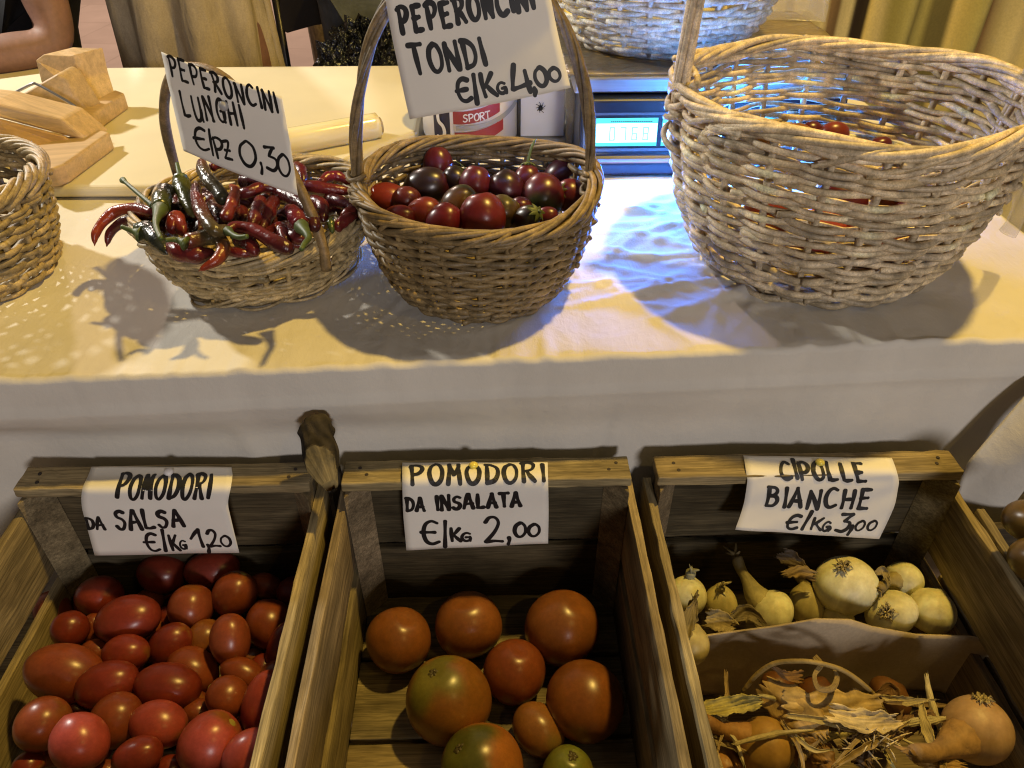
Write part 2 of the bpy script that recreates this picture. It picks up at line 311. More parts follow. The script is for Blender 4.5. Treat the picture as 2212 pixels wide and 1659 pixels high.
# ------------------------------------------------------------------ wicker baskets
def strand_tint(base, var=.22, warm=.08):
    k = 1+rng.normal(0, var*.6); wv = rng.normal(0, warm)
    return np.clip(np.array([base[0]*k*(1+wv*.15), base[1]*k, base[2]*k*(1-.5*wv)]), .01, .97)
def basket(name, c, h, rb, rr, ry, rows, stakes, rad, base, label, pair=1, curve=.75, und=None, amp=None, rimw=.0065, rimn=6, twist=9, jit=.001, base_open=False, group='wicker baskets on the table', sides=6, bands=None):
    cx, cy, z0 = c; und = und or (lambda t: 0*t)
    root = thing(name, (cx, cy, z0), label, 'basket', group)
    amp = amp or rad*1.05
    def RAD(t): return rb+(rr-rb)*np.sin(np.clip(t, 0, 1)*math.pi/2)**curve
    def pt(th, t, dr=0, dz=0):
        r = RAD(t)+dr; return np.stack([cx+r*np.cos(th), cy+r*ry*np.sin(th), z0+.004+(h-.004)*t+und(th)*t*t+dz+0*th], -1)
    b = MB()
    for k in range(rows):
        t = (k+.35)/rows; col = strand_tint(base)
        th0 = rng.uniform(0, 6.28); n = stakes*6
        for part in range(2):
            a0 = th0+part*math.pi-.10; a1 = a0+math.pi+.20
            th = np.linspace(a0, a1, n//2+4); wv = Wob(7, jit*1.6); wr = Wob(9, .12)
            ph = math.pi*((k//pair) % 2)
            dr = amp*np.cos(stakes/2*th+ph)
            e = np.minimum(1, np.minimum(np.arange(len(th)), np.arange(len(th))[::-1])/3.)
            dr = dr+(1-e)*rad*1.4
            c2 = col*(1+.12*rng.normal()); 
            tt = np.clip(c2[None, :]*(1+.14*np.cos(stakes/2*th*2+ph)[:, None]), .01, .97)
            tube(b, pt(th, t, dr, wv(th)), rad*(1+wr(th))*rng.uniform(.85, 1.12), sides, tt)
    # upright stakes
    for j in range(stakes):
        th = 2*math.pi*j/stakes+rng.normal(0, .01); t = np.linspace(0, 1.0, 14); tilt = rng.normal(0, .02)
        tube(b, pt(th+tilt*t, t, 0*t), rad*1.1, 5, strand_tint(base))
    b.build('wicker_wall', WICK, root)
    # base disc of woven rods
    b = MB()
    for q in range(9):
        rq = rb*(q+.6)/9; th = np.linspace(0, 2*math.pi, 60)
        tube(b, np.stack([cx+rq*np.cos(th), cy+rq*ry*np.sin(th), z0+.004+.0015*np.cos(9*th+math.pi*q)], -1), rad*1.5, 5, strand_tint(base))
    b.build('basket_base', WICK, root)
    # twisted rim
    b = MB(); th = np.linspace(0, 2*math.pi, stakes*8+1)
    for s in range(rimn):
        ph = 2*math.pi*s/rimn; wv = Wob(6, .35); a = twist*th+ph+wv(th)-wv(0*th)
        rw = rimw*(1+.18*np.sin(3*th+s))
        P = pt(th, 1.0, rw*np.cos(a)*.9, rw*np.sin(a)*.8)
        tube(b, P, rad*rng.uniform(.9, 1.2), 6, strand_tint(base, .25), cap=False)
    for q in range(int(stakes*.8)):                            # loose rod ends over the rim
        a0 = rng.uniform(0, 6.28); th = np.linspace(a0, a0+rng.uniform(.2, .55), 9); s = np.linspace(0, 1, 9)
        tube(b, pt(th, 1.0-.12*(1-s)**1.5, rimw*(.3+.9*np.sin(3*s)), rimw*(.9*s-.1)), rad*np.linspace(1.1, .7, 9), 5, strand_tint(base, .25))
    b.build('rim', WICK, root)
    return root, pt, RAD
def handle(root, path, n, rad, spread, turns, base, flatten=1.0):
    b = MB(); P, T, Nn, B = frames(path); s = np.linspace(0, 1, len(P))
    for k in range(n):
        ph = 2*math.pi*k/n+rng.normal(0, .2); a = ph+turns*2*math.pi*s
        sp = spread*(0 if (n > 4 and k == n-1) else 1)
        tube(b, P+sp*(np.cos(a)[:, None]*Nn+np.sin(a)[:, None]*B), rad*rng.uniform(.9, 1.15), 6, strand_tint(base, .2))
    return b.build('handle', WICK, root)
BRN = (.29, .205, .095); STRAW = (.50, .385, .20); PALE = (.74, .60, .39); WHITEW = (.86, .78, .63)

# round pepper basket
rt, pt_t, _ = basket('wicker_basket', (-.017, .145, ZT+.002), .125, .090, .127, 1.02, 22, 28, .0031, BRN, 'brown wicker basket with tall twisted handle, heaped with round red peppers', curve=.8, rimw=.0072, twist=4, rimn=7, und=lambda t: .004*np.cos(2*t)+.003*np.sin(3*t+1), jit=.0009)
a = np.linspace(0, math.pi, 60)
path = np.stack([-.0195-.126*np.cos(a)*(1+.04*np.sin(a)), .143+.006*np.sin(a), .955+.238*np.sin(a)**.92], -1)
handle(rt, path, 6, .0029, .0043, 2.6, tuple(np.array(BRN)*.8))  # tint darkened to paint in the shadow lying on the handle
for sx in (-1, 1):                                             # bindings where the handle meets the rim
    b = MB()
    for q in range(5):
        s = np.linspace(0, 1, 14); a_ = s*5.2+q*.9
        tube(b, np.stack([-.0195+sx*(.126+.010*np.cos(a_)), .143+.013*np.sin(a_), .948+.010*q-.012*s*((-1)**q)], -1), .0028, 5, strand_tint(BRN))
    b.build('handle_binding', WICK, rt)

# long chilli basket
rl, pt_l, _ = basket('wicker_basket', (-.276, .192, ZT+.002), .080, .092, .128, 1.06, 16, 34, .0029, STRAW, 'low straw wicker basket with single cane handle, full of long chillies', curve=.8, rimw=.0075, twist=5, und=lambda t: .004*np.sin(2*t+.6), amp=.0022, jit=.0022)
path = spline([(-.372, .236, .905), (-.374, .232, .96), (-.362, .215, 1.03), (-.325, .185, 1.082), (-.268, .152, 1.085), (-.222, .120, 1.035), (-.196, .100, .985), (-.181, .086, .935), (-.180, .082, .905)], 60)
b = MB(); tube(b, path, 0.0056*(1+.05*np.sin(np.linspace(0, 40, 60))), 10, np.clip(np.array([.27, .185, .085])[None, :]*(1+.15*np.sin(np.linspace(0, 23, 60)))[:, None], 0, 1)); b.build('handle', WICK, rl)
b = MB()
for q in range(16):                                            # loose crossing rods around the foot
    a0 = rng.uniform(3.3, 6.1); th = np.linspace(a0, a0+.7, 12); s = np.linspace(0, 1, 12)
    r_ = .094+.014*np.sin(s*math.pi)+.004*rng.normal()
    tube(b, np.stack([-.276+r_*np.cos(th), .192+1.06*r_*np.sin(th), ZT+.005+.03*s*rng.uniform(.2, 1)], -1), .0019, 5, strand_tint(STRAW))
b.build('loose_rods', WICK, rl)

# big pale basket on the right
rr_, pt_r, RADr = basket('wicker_basket', (.392, .205, ZT+.002), .205, .128, .187, 1.0, 33, 22, .0038, PALE, 'big pale wicker basket with loose open weave, holding a few tomatoes', curve=.72, rimw=.0068, twist=4, rimn=6, amp=.0056, und=lambda t: .003*np.cos(2*t+.15)+.003*np.sin(5*t)-.001, jit=.0026, pair=1)
path = spline([(.212, .20, 1.00), (.205, .20, 1.05), (.206, .20, 1.10), (.214, .20, 1.18), (.25, .20, 1.28), (.33, .20, 1.36), (.42, .20, 1.37), (.52, .20, 1.31), (.575, .20, 1.2), (.585, .20, 1.08), (.575, .20, 1.0)], 90)
handle(rr_, path, 6, .0036, .0055, .35, PALE)
b = MB()
for q in range(6):
    s = np.linspace(0, 1, 16); a_ = s*4.6+q*1.0
    tube(b, np.stack([.207+.014*np.cos(a_), .20+.022*np.sin(a_), 1.005+.012*q+.03*s*((-1)**q)], -1), .0036, 6, strand_tint(PALE))
b.build('handle_binding', WICK, rr_)

# basket cut by the left edge
rk, pt_k, _ = basket('wicker_basket', (-.640, .175, ZT+.002), .118, .104, .124, 1.0, 21, 26, .0034, (.44, .33, .16), 'tall straw wicker basket in front of the wooden press, cut off by the picture edge', curve=.8, rimw=.008, twist=7, jit=.0022)
# white basket standing on the scale
ru, pt_u, _ = basket('wicker_basket', (.272, .690, .989), .20, .125, .20, 1.0, 30, 24, .0044, WHITEW, 'whitewashed wicker basket standing on the pan of the shop scale', curve=.62, rimw=.009, twist=7, jit=.002)

# ------------------------------------------------------------------ handwriting
GL = {  # strokes in a unit box, x right, y up
 'P': [[(.08, 1), (.12, .5), (.14, 0)], [(.0, .92), (.35, 1.02), (.72, .92), (.78, .7), (.55, .48), (.15, .42)]],
 'E': [[(.1, 1), (.1, .5), (.12, 0)], [(.05, 1), (.7, 1)], [(.12, .52), (.6, .54)], [(.12, 0), (.72, .02)]],
 'R': [[(.08, 1), (.12, 0)], [(.0, .95), (.4, 1.02), (.75, .88), (.65, .6), (.15, .48)], [(.3, .5), (.8, 0)]],
 'O': [[(.45, 1), (.15, .82), (.04, .45), (.2, .08), (.5, 0), (.8, .2), (.86, .6), (.68, .92), (.42, 1)]],
 'N': [[(.08, 0), (.1, .5), (.1, 1)], [(.1, 1), (.45, .5), (.78, 0)], [(.78, 0), (.8, .5), (.8, 1.05)]],
 'C': [[(.8, .9), (.5, 1), (.2, .82), (.06, .45), (.2, .1), (.5, 0), (.85, .12)]],
 'I': [[(.12, 1), (.16, .5), (.20, 0)]],
 'L': [[(.1, 1), (.1, .5), (.12, 0)], [(.12, 0), (.4, -.02), (.75, .02)]],
 'U': [[(.08, 1), (.08, .4), (.22, .04), (.5, 0), (.72, .15), (.8, .5), (.8, 1)], [(.8, .5), (.84, 0)]],
 'G': [[(.8, .88), (.5, 1), (.2, .82), (.06, .45), (.2, .1), (.5, 0), (.78, .18), (.8, .5)], [(.45, .45), (.82, .5)], [(.8, .5), (.82, .0)]],
 'H': [[(.1, 1), (.12, 0)], [(.75, 1), (.78, 0)], [(.12, .48), (.78, .52)]],
 'T': [[(.0, 1), (.85, 1.02)], [(.42, 1), (.45, .5), (.5, 0)]],
 'D': [[(.1, 1), (.12, .5), (.12, 0)], [(.02, 1), (.4, .96), (.75, .75), (.82, .4), (.6, .1), (.12, 0)]],
 'A': [[(.4, 1), (.2, .5), (.0, 0)], [(.4, 1), (.6, .5), (.85, 0)], [(.12, .3), (.75, .32)]],
 'S': [[(.75, .9), (.45, 1), (.15, .85), (.2, .6), (.6, .45), (.75, .25), (.55, .02), (.25, 0), (.05, .12)]],
 'M': [[(.04, 0), (.12, 1)], [(.12, 1), (.42, .4)], [(.42, .4), (.72, 1)], [(.72, 1), (.84, 0)]],
 'B': [[(.1, 1), (.1, 0)], [(.02, 1), (.5, .98), (.68, .78), (.5, .56), (.12, .52)], [(.12, .52), (.6, .5), (.78, .26), (.55, .02), (.1, 0)]],
 'K': [[(.1, 1), (.14, 0)], [(.75, 1), (.4, .62), (.16, .42)], [(.3, .52), (.55, .25), (.85, -.02)]],
 'Z': [[(.1, .95), (.75, 1), (.5, .5), (.12, .04)], [(.12, .04), (.8, .02)], [(.2, .5), (.7, .5)]],
 '€': [[(.85, .92), (.55, 1), (.25, .85), (.12, .48), (.25, .12), (.55, 0), (.9, .1)], [(.0, .5), (.7, .52)]],
 '/': [[(.42, 1.05), (.36, .5), (.30, -.05)]],
 ',': [[(.2, .2), (.22, .02), (.16, -.2)]],
 '0': [[(.45, 1), (.15, .78), (.06, .4), (.25, .05), (.55, .0), (.82, .3), (.8, .75), (.55, 1), (.4, .98)]],
 '1': [[(.05, .45), (.3, .75), (.55, 1)], [(.55, 1), (.55, .5), (.6, 0)]],
 '2': [[(.05, .78), (.25, .98), (.55, .98), (.7, .75), (.5, .4), (.05, .0)], [(.05, .0), (.45, .04), (.85, .02)]],
 '3': [[(.1, .98), (.7, 1)], [(.7, 1), (.35, .6)], [(.35, .6), (.7, .5), (.72, .2), (.45, -.02), (.05, .06)]],
 '4': [[(.3, 1), (.12, .5), (.02, .15)], [(.02, .15), (.4, .2), (.85, .28)], [(.7, .75), (.72, .3), (.76, -.05)]],
}
ADV = {'I': .42, '/': .5, ',': .42, '1': .8}
def ribbon(mb, P3, N3, W):
    """flat pen stroke on a surface: points, normals, half widths"""
    n = len(P3); T = np.gradient(P3, axis=0); T /= np.linalg.norm(T, axis=1)[:, None]+1e-12
    S = np.cross(N3, T); V = []; F = []
    for i in range(n): V += [P3[i]-S[i]*W[i], P3[i]+S[i]*W[i]]
    for i in range(n-1): F.append((2*i, 2*i+1, 2*i+3, 2*i+2))
    mb.add(V, F)
    for e, sg in ((0, -1), (n-1, 1)):                          # round ends
        c = [P3[e]]+[P3[e]+W[e]*(math.cos(t)*S[e]+sg*math.sin(t)*T[e]*.9) for t in np.linspace(0, math.pi, 7)]
        mb.add(c, [(0, i, i+1) for i in range(1, 7)])
def paper_sign(rows, lines, label, pen=.0016, curl=0, nu=22, nv=30, ruf=.0006):
    """rows: (left point, right point) from top to bottom. lines: (text, u0, v0, u1, v1, height v)"""
    Lp = spline([r_[0] for r_ in rows], nv+1); Rp = spline([r_[1] for r_ in rows], nv+1)
    wb = Wob(6, ruf)
    def S(u, v):
        i = min(max(v, -.02), 1.02)*nv; k = min(max(int(i), 0), nv-1); f = i-k
        l = Lp[k]*(1-f)+Lp[k+1]*f; r_ = Rp[k]*(1-f)+Rp[k+1]*f
        return l+(r_-l)*u+np.array([0, -curl*math.sin(math.pi*u)+wb(3*u+5*v), 0])
    def Nn(u, v):
        a_ = S(u+.01, v)-S(u-.01, v); c_ = S(u, v+.01)-S(u, v-.01); n = np.cross(a_, c_); n /= np.linalg.norm(n)
        return n if n @ (CAM-S(u, v)) > 0 else -n
    root = thing('price_sign', S(.5, .0), label, 'price sign', 'handwritten price signs')
    b = MB(); grid(b, S, nu, nv); b.build('paper', PAPER, root, solid=.0003)
    b = MB()
    wid = np.linalg.norm(S(1, .5)-S(0, .5)); hei = np.linalg.norm(S(.5, 1)-S(.5, .5))*2
    for text, u0, v0, u1, v1, hv in lines:
        if text == ',': hv = hv*2.1
        tot = sum(ADV.get(ch, 1) for ch in text)-.15; x = 0
        one = len(text) == 1
        for ch in text:
            gx = np.concatenate([np.array(st)[:, 0] for st in GL[ch]]); g0, g1 = gx.min(), max(gx.max(), gx.min()+.05)
            ad = ADV.get(ch, 1); jy = rng.normal(0, .03); js = rng.normal(1, .04)
            for st in GL[ch]:
                q = spline(st, 4 if len(st) == 2 else len(st)*5)
                fx = (.38+.24*(q[:, 0]-g0)/(g1-g0) if ch in '/,' else .08+.84*(q[:, 0]-g0)/(g1-g0)) if one else (x+.04+q[:, 0]*.84)/tot
                u = u0+(u1-u0)*fx; v = v0+(v1-v0)*fx-hv*(q[:, 1]*js+jy)
                u = u+rng.normal(0, .002); 
                if len(u) == 4:
                    tt = np.linspace(0, 1, 8); u = np.interp(tt, np.linspace(0, 1, 4), u)+.004*np.sin(math.pi*tt)*rng.normal(); v = np.interp(tt, np.linspace(0, 1, 4), v)
                NN = np.array([Nn(a_, c_) for a_, c_ in zip(u, v)])
                P = np.array([S(a_, c_) for a_, c_ in zip(u, v)])+NN*.0006
                ww = pen*min(1, .40+.60*hv*hei/.022)*(1+.18*np.sin(np.linspace(0, 5, len(u))+rng.uniform(0, 6)))
                ribbon(b, P, NN, ww)
            x += ad
    b.build('handwriting', INK, root, smooth=False)
    return root, S, Nn
def push_pin(p, n, label, mt):
    n = np.array(n)/np.linalg.norm(n); b = MB(); P = [np.array(p)+n*d for d in (-.004, .0005, .002, .004, .0055, .006)]
    tube(b, P, [.0006, .0045, .0052, .0048, .003, .0008], 14); o = b.build('push_pin', mt, origin=p); return tag(o, label, 'pin', 'pins holding the price signs')
SIGNS = {
 'salsa': [('POMODORI', 0.227, 0.554, 0.869, 0.540, 0.345), ('DA', -0.001, 0.851, 0.128, 0.852, 0.080), ('SALSA', 0.201, 0.846, 0.675, 0.842, 0.149), ('€', 0.361, 0.974, 0.467, 0.977, 0.097), ('/', 0.474, 0.981, 0.538, 0.979, 0.109), ('K', 0.538, 0.979, 0.601, 0.980, 0.091), ('G', 0.598, 0.971, 0.647, 0.970, 0.046), ('1', 0.683, 0.958, 0.769, 0.959, 0.099), (',', 0.780, 0.972, 0.808, 0.973, 0.050), ('2', 0.803, 0.960, 0.884, 0.961, 0.092), ('0', 0.888, 0.959, 0.965, 0.960, 0.058), ],
 'insalata': [('POMODORI', 0.051, 0.370, 0.978, 0.348, 0.306), ('DA', 0.019, 0.644, 0.153, 0.648, 0.119), ('INSALATA', 0.222, 0.638, 0.812, 0.600, 0.135), ('€', 0.103, 0.952, 0.247, 0.960, 0.201), ('/', 0.254, 0.972, 0.300, 0.975, 0.223), ('K', 0.314, 0.931, 0.393, 0.935, 0.119), ('G', 0.389, 0.935, 0.459, 0.939, 0.083), ('2', 0.552, 0.940, 0.684, 0.947, 0.237), (',', 0.708, 0.944, 0.741, 0.946, 0.086), ('0', 0.760, 0.913, 0.848, 0.913, 0.130), ('0', 0.851, 0.909, 0.939, 0.909, 0.118), ],
 'cipolle': [('CIPOLLE', 0.220, 0.418, 0.796, 0.467, 0.333), ('BIANCHE', 0.136, 0.738, 0.846, 0.762, 0.183), ('€', 0.314, 0.957, 0.417, 0.953, 0.137), ('/', 0.421, 0.965, 0.489, 0.944, 0.162), ('K', 0.498, 0.947, 0.576, 0.946, 0.102), ('G', 0.577, 0.958, 0.627, 0.958, 0.077), ('3', 0.666, 0.948, 0.757, 0.945, 0.142), (',', 0.755, 0.949, 0.787, 0.947, 0.092), ('00', 0.788, 0.940, 0.943, 0.934, 0.078), ],
 'lunghi': [('PEPERONCINI', 0.049, 0.207, 0.956, 0.182, 0.197), ('LUNGHI', 0.088, 0.594, 0.638, 0.460, 0.241), ('€', 0.122, 0.921, 0.278, 0.876, 0.220), ('/', 0.265, 0.892, 0.323, 0.882, 0.242), ('P', 0.308, 0.917, 0.408, 0.888, 0.215), ('Z', 0.399, 0.892, 0.474, 0.870, 0.184), ('0', 0.534, 0.883, 0.693, 0.826, 0.257), (',', 0.699, 0.856, 0.748, 0.846, 0.130), ('3', 0.759, 0.828, 0.865, 0.804, 0.234), ('0', 0.861, 0.843, 0.972, 0.808, 0.208), ],
 'tondi': [('PEPERONCINI', 0.058, 0.435, 0.894, 0.326, 0.179), ('TONDI', 0.079, 0.707, 0.541, 0.709, 0.192), ('€', 0.310, 0.951, 0.411, 0.951, 0.165), ('/', 0.408, 0.955, 0.463, 0.955, 0.189), ('K', 0.480, 0.927, 0.569, 0.932, 0.154), ('G', 0.564, 0.928, 0.622, 0.932, 0.087), ('4', 0.655, 0.942, 0.779, 0.946, 0.210), (',', 0.766, 0.968, 0.799, 0.970, 0.076), ('0', 0.798, 0.928, 0.877, 0.934, 0.142), ('0', 0.883, 0.913, 0.958, 0.918, 0.117), ],
}
yy = lambda a, y: at_y(a[0], a[1], y)
CZ = .7240
zz = lambda a: at_z(a[0], a[1], CZ)
s1 = paper_sign([(zz((198, 1008)), zz((500, 1009))), (zz((190, 1028)), zz((502, 1027))), (yy((178, 1056), -.062), yy((499, 1052), -.062)), (yy((176, 1086), -.066), yy((493, 1086), -.066)), (yy((184, 1126), -.069), yy((499, 1122), -.069)), (yy((205, 1199), -.072), yy((517, 1194), -.072))],
    SIGNS['salsa'], 'curled paper price sign POMODORI DA SALSA pinned to the plum tomato crate', .0022)
s2 = paper_sign([(zz((869, 999)), zz((1183, 999))), (yy((869, 1041), -.060), yy((1184, 1038), -.060)), (yy((871, 1109), -.063), yy((1185, 1104), -.063)), (yy((878, 1188), -.066), yy((1184, 1174), -.066))],
    SIGNS['insalata'], 'flat paper price sign POMODORI DA INSALATA pinned to the middle crate', .0023)
s3 = paper_sign([(zz((1606, 984)), zz((1927, 990))), (zz((1611, 1016)), zz((1937, 1018))), (yy((1614, 1044), -.0605), yy((1941, 1046), -.0605)), (yy((1605, 1095), -.068), yy((1930, 1097), -.068)), (yy((1588, 1144), -.078), yy((1899, 1164), -.078))],
    SIGNS['cipolle'], 'paper price sign CIPOLLE BIANCHE pinned to the onion crate', .0022)
s4 = paper_sign([(yy((348, 112), .165), yy((608, 209), .108)), (yy((372, 220), .160), yy((628, 317), .100)), (yy((397, 326), .150), yy((644, 422), .094))],
    SIGNS['lunghi'], 'paper price sign PEPERONCINI LUNGHI fixed to the single cane handle', .0016, curl=.004)
s5 = paper_sign([(yy((822, -58), .128), yy((1176, -78), .128)), (yy((850, 95), .126), yy((1203, 62), .124)), (yy((885, 258), .118), yy((1233, 190), .116))],
    SIGNS['tondi'], 'large paper price sign PEPERONCINI TONDI fixed to the tall twisted handle', .0023, curl=.003)
push_pin(s1[1](.56, .16), s1[2](.56, .16), 'clear pin in the plum tomato sign', LWHITE)
push_pin(s2[1](.49, .09), s2[2](.49, .09), 'yellow pin above the word POMODORI on the middle crate', PIN)
push_pin(s3[1](.50, .12), s3[2](.50, .12), 'yellow pin above the word CIPOLLE on the onion crate', PIN)
push_pin(s4[1](.50, .30), s4[2](.50, .30), 'grey pin in the long chilli sign', LGREY)

# ------------------------------------------------------------------ crates
def crate(cx, label, wd=.313, dz=0, yb=-.022, low_end=False):
    root = thing('wooden_crate', (cx, yb, .478+dz), label, 'crate', 'wooden crates in front of the table')
    y1, zf, zc = yb-.50, .490+dz, .722+dz; h = wd/2
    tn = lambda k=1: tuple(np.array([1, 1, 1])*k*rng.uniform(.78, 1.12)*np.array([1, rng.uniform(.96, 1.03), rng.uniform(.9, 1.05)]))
    for yy_, sg in ((yb, -1), (y1, 1)):
        if low_end: zc = .688+dz
        b = MB()
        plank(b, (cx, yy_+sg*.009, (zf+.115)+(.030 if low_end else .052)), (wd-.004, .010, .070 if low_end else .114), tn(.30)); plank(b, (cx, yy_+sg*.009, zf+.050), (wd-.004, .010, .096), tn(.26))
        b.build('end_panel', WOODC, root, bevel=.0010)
        if low_end: continue
        b = MB(); plank(b, (cx, yy_+sg*.0175, zc-.0065), (wd+.002, .035, .013), tn(), wear=.0009); b.build('top_rail', WOODC, root, bevel=.0016)
        for sx in (-1, 1):
            b = MB(); xx = cx+sx*(h-.0115)
            prism(b, [(xx+sx*.010, yy_+sg*.0145, zf), (xx-sx*.014, yy_+sg*.0145, zf), (xx+sx*.010, yy_+sg*.043, zf)], (0, 0, zc-.0145-zf), tint=tn(.75))
            b.build('corner_post', WOODC, root, False, bevel=.001)
        for sx in (-1, 1):
            for q in range(2):
                p = np.array([cx+sx*(h-.016-.006*q)+rng.normal(0, .002), yy_+sg*(.012+.011*q)+rng.normal(0, .001), zc-.0004]); b = MB(); tube(b, [p, p+np.array([0, 0, .0012])], .0021, 8); b.build('nail_head', NAIL, root, False)
    for sx in (-1, 1):
        b = MB(); xx = cx+sx*(h+.0042); top = .688+dz
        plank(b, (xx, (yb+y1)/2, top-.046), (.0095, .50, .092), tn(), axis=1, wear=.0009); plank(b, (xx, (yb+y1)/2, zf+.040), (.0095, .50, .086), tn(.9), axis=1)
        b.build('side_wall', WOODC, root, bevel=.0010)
    b = MB()
    for k in range(5):
        plank(b, (cx, yb-.05-k*.1, zf-.005), (wd-.002, .094, .009), tn(.85))
    b.build('crate_floor', WOODC, root, bevel=.001)
    return root
crate(-.361, 'wooden crate of dark red plum tomatoes with the SALSA sign')
crate(-.012, 'wooden crate with a few big salad tomatoes on its bare floor')
crate(.343, 'wooden crate of white onions and a cardboard box of brown onions', wd=.335)
crate(.690, 'wooden crate cut off by the picture edge beside the hanging cloth corner', yb=-.080, low_end=True)
bn = thing('low_bench', (0, -.28, 0), 'low plank bench carrying the row of crates', 'bench')
b = MB()
for k in range(3): box(b, (.12, -.10-.17*k, .458), (1.75, .15, .03))
b.build('seat_planks', WOODC, bn, False, bevel=.003)
for x in (-.68, .93):
    for y in (-.12, -.42):
        b = MB(); box(b, (x, y, .22), (.06, .06, .44), axis=2); b.build('leg', WOODC, bn, False, bevel=.004)

# log stake between two crates, cut slantwise at the end
def log(pts, rad, cut, label):
    b = MB(); NR = 90; P = spline(pts, NR); n = 56; a = np.linspace(0, 2*math.pi, n, endpoint=False); wb = [Wob(5, .12) for _ in range(3)]
    _, T, Nn, B = frames(P); V = []; tn = []
    for i, p in enumerate(P):
        s = i/(NR-1); r_ = rad(s)*(1+wb[0](a)+.05*np.sin(9*s+3*a)+.025*np.sin(11*a+8*s))
        for j in range(n):
            q = p+r_[j]*(math.cos(a[j])*Nn[i]+math.sin(a[j])*B[i]); c_ = np.array([.040, .033, .024])*(1+.5*math.sin(5*a[j]+7*s)*math.sin(3*a[j]+19*s))
            if cut is not None:
                d = (q-cut[0]) @ cut[1]
                if d > 0: q = q-d*cut[1]*.97; c_ = np.array([.26, .20, .085])*(1+.35*math.sin(7*a[j])*math.sin(17*a[j]+3)) if d > .0012 else (.10, .075, .035)
            V.append(q); tn.append(c_)
    F = [(i*n+j, i*n+(j+1) % n, (i+1)*n+(j+1) % n, (i+1)*n+j) for i in range(NR-1) for j in range(n)]+[tuple(range(n))[::-1], tuple((NR-1)*n+j for j in range(n))]
    b.add(V, F, np.array(tn)); return tag(b.build('log_stake', BARK), label, 'log')
cn = np.array([.06, -.95, .31]); cn /= np.linalg.norm(cn)
e0 = at_y(697, 1012, -.078)
log([tuple(at_y(681, 922, -.034)), tuple(at_y(683, 936, -.044)), tuple(at_y(688, 970, -.060)), tuple(at_y(697, 1024, -.084)), tuple(at_y(706, 1070, -.105))], lambda s: .0172*min(1, .35+s*7)*(1+.06*math.sin(14*s))*(1-.55*max(0, (s-.55)/.45)**1.5), (e0, cn), 'rough log stake with pale slanted cut, standing between two crates')
b = MB(); tube(b, [(-.1875, -.016, 0), (-.1875, -.016, .4), (-.1865, -.012, .70)], .0075, 8, (.05, .04, .026))
st_ = bpy.data.objects['log_stake']; b.build('stake_foot', BARK, st_)

# ------------------------------------------------------------------ produce
def ell(name, c, L, S, ang, D, colf, label, cat, group, mt=SKINT, shape=None, tilt=0, nu=30, nv=18, roll=0):
    """solid of revolution about its stalk axis; L along the axis, S across; ang is the direction of the axis seen from the front"""
    ax = math.cos(ang)*rgt+math.sin(ang)*upv; ax = ax*math.cos(tilt)-fwd*math.sin(tilt); ax /= np.linalg.norm(ax)
    side = np.cross(ax, fwd); side /= np.linalg.norm(side)+1e-9; oth = np.cross(side, ax)
    V = []; C = []; wb = Wob(4, .022, 2); wb2 = Wob(3, .02)
    for i in range(nv+1):
        t = i/nv; th = math.pi*t; z = math.cos(th); r_ = math.sin(th)
        if shape: z, r_ = shape(t, z, r_)
        for j in range(nu):
            p = 2*math.pi*j/nu; rj = r_*(1+wb(p)+wb2(p+3*t))
            V.append(np.array([math.cos(p)*rj*S/2, math.sin(p)*rj*D/2, z*L/2])); C.append(colf(t, p))
    F = [(i*nu+j, (i+1)*nu+j, (i+1)*nu+(j+1) % nu, i*nu+(j+1) % nu) for i in range(nv) for j in range(nu)]
    M = np.stack([side, oth, ax], 1); Vw = np.array(V) @ M.T+c
    b = MB(); b.add(Vw, F, np.array(C)); o = b.build(name, mt, origin=c)
    return (tag(o, label, cat, group) if label else o), M
def dimple(d=.12, flat=1.0, point=0):
    def f(t, z, r_):
        if t < .22: z -= d*math.exp(-(t/.09)**2)
        if point and t > .7: z -= point*((t-.7)/.3)**3; r_ *= 1-.12*point*((t-.7)/.3)
        return z, r_
    return f
def star(o, M, c, L, size, col, n=5, lift=1.0, stem=.0, bend=(0, 0), name='calyx'):
    """green calyx leaves and a stalk at the stalk end"""
    ax = M[:, 2]; b = MB(); p0 = np.array(c)+ax*(L/2*lift)
    for k in range(n):
        a_ = 2*math.pi*k/n+rng.uniform(-.2, .2); d = math.cos(a_)*M[:, 0]+math.sin(a_)*M[:, 1]; sd = np.cross(ax, d); l = size*rng.uniform(.8, 1.2)
        P = [p0+d*l*s+ax*(.0025-.35*l*s*s+.0015) for s in (0, .35, .7, 1)]; w_ = [size*.16, size*.24, size*.15, .0004]
        V = []
        for q, ww in zip(P, w_): V += [q-sd*ww, q+ax*.0008, q+sd*ww]
        b.add(V, [(3*i+e, 3*i+e+1, 3*i+e+4, 3*i+e+3) for i in range(3) for e in (0, 1)], strand_tint(col, .2))
    if stem:
        s = np.linspace(0, 1, 10)[:, None]; P = p0+ax*s*stem+(M[:, 0]*bend[0]+M[:, 1]*bend[1])*s**2*stem
        tube(b, P, np.linspace(.0030, .0018, 10)*max(.7, size/.012), 7, col)
    return b.build(name, GREEN, o)
def redfun(base, shoulder=None, reach=.35, blotch=.15):
    w1, w2 = Wob(3, 1.0), Wob(4, .12)
    def f(t, p):
        c = np.array(base)*(1+blotch*.6*w1(p+2*t))
        if shoulder is not None:
            k = np.clip((reach-t+w2(p))/.16, 0, 1); k = k*k*(3-2*k); c = c*(1-k)+np.array(shoulder)*k
        return np.clip(c, .004, .9)
    return f
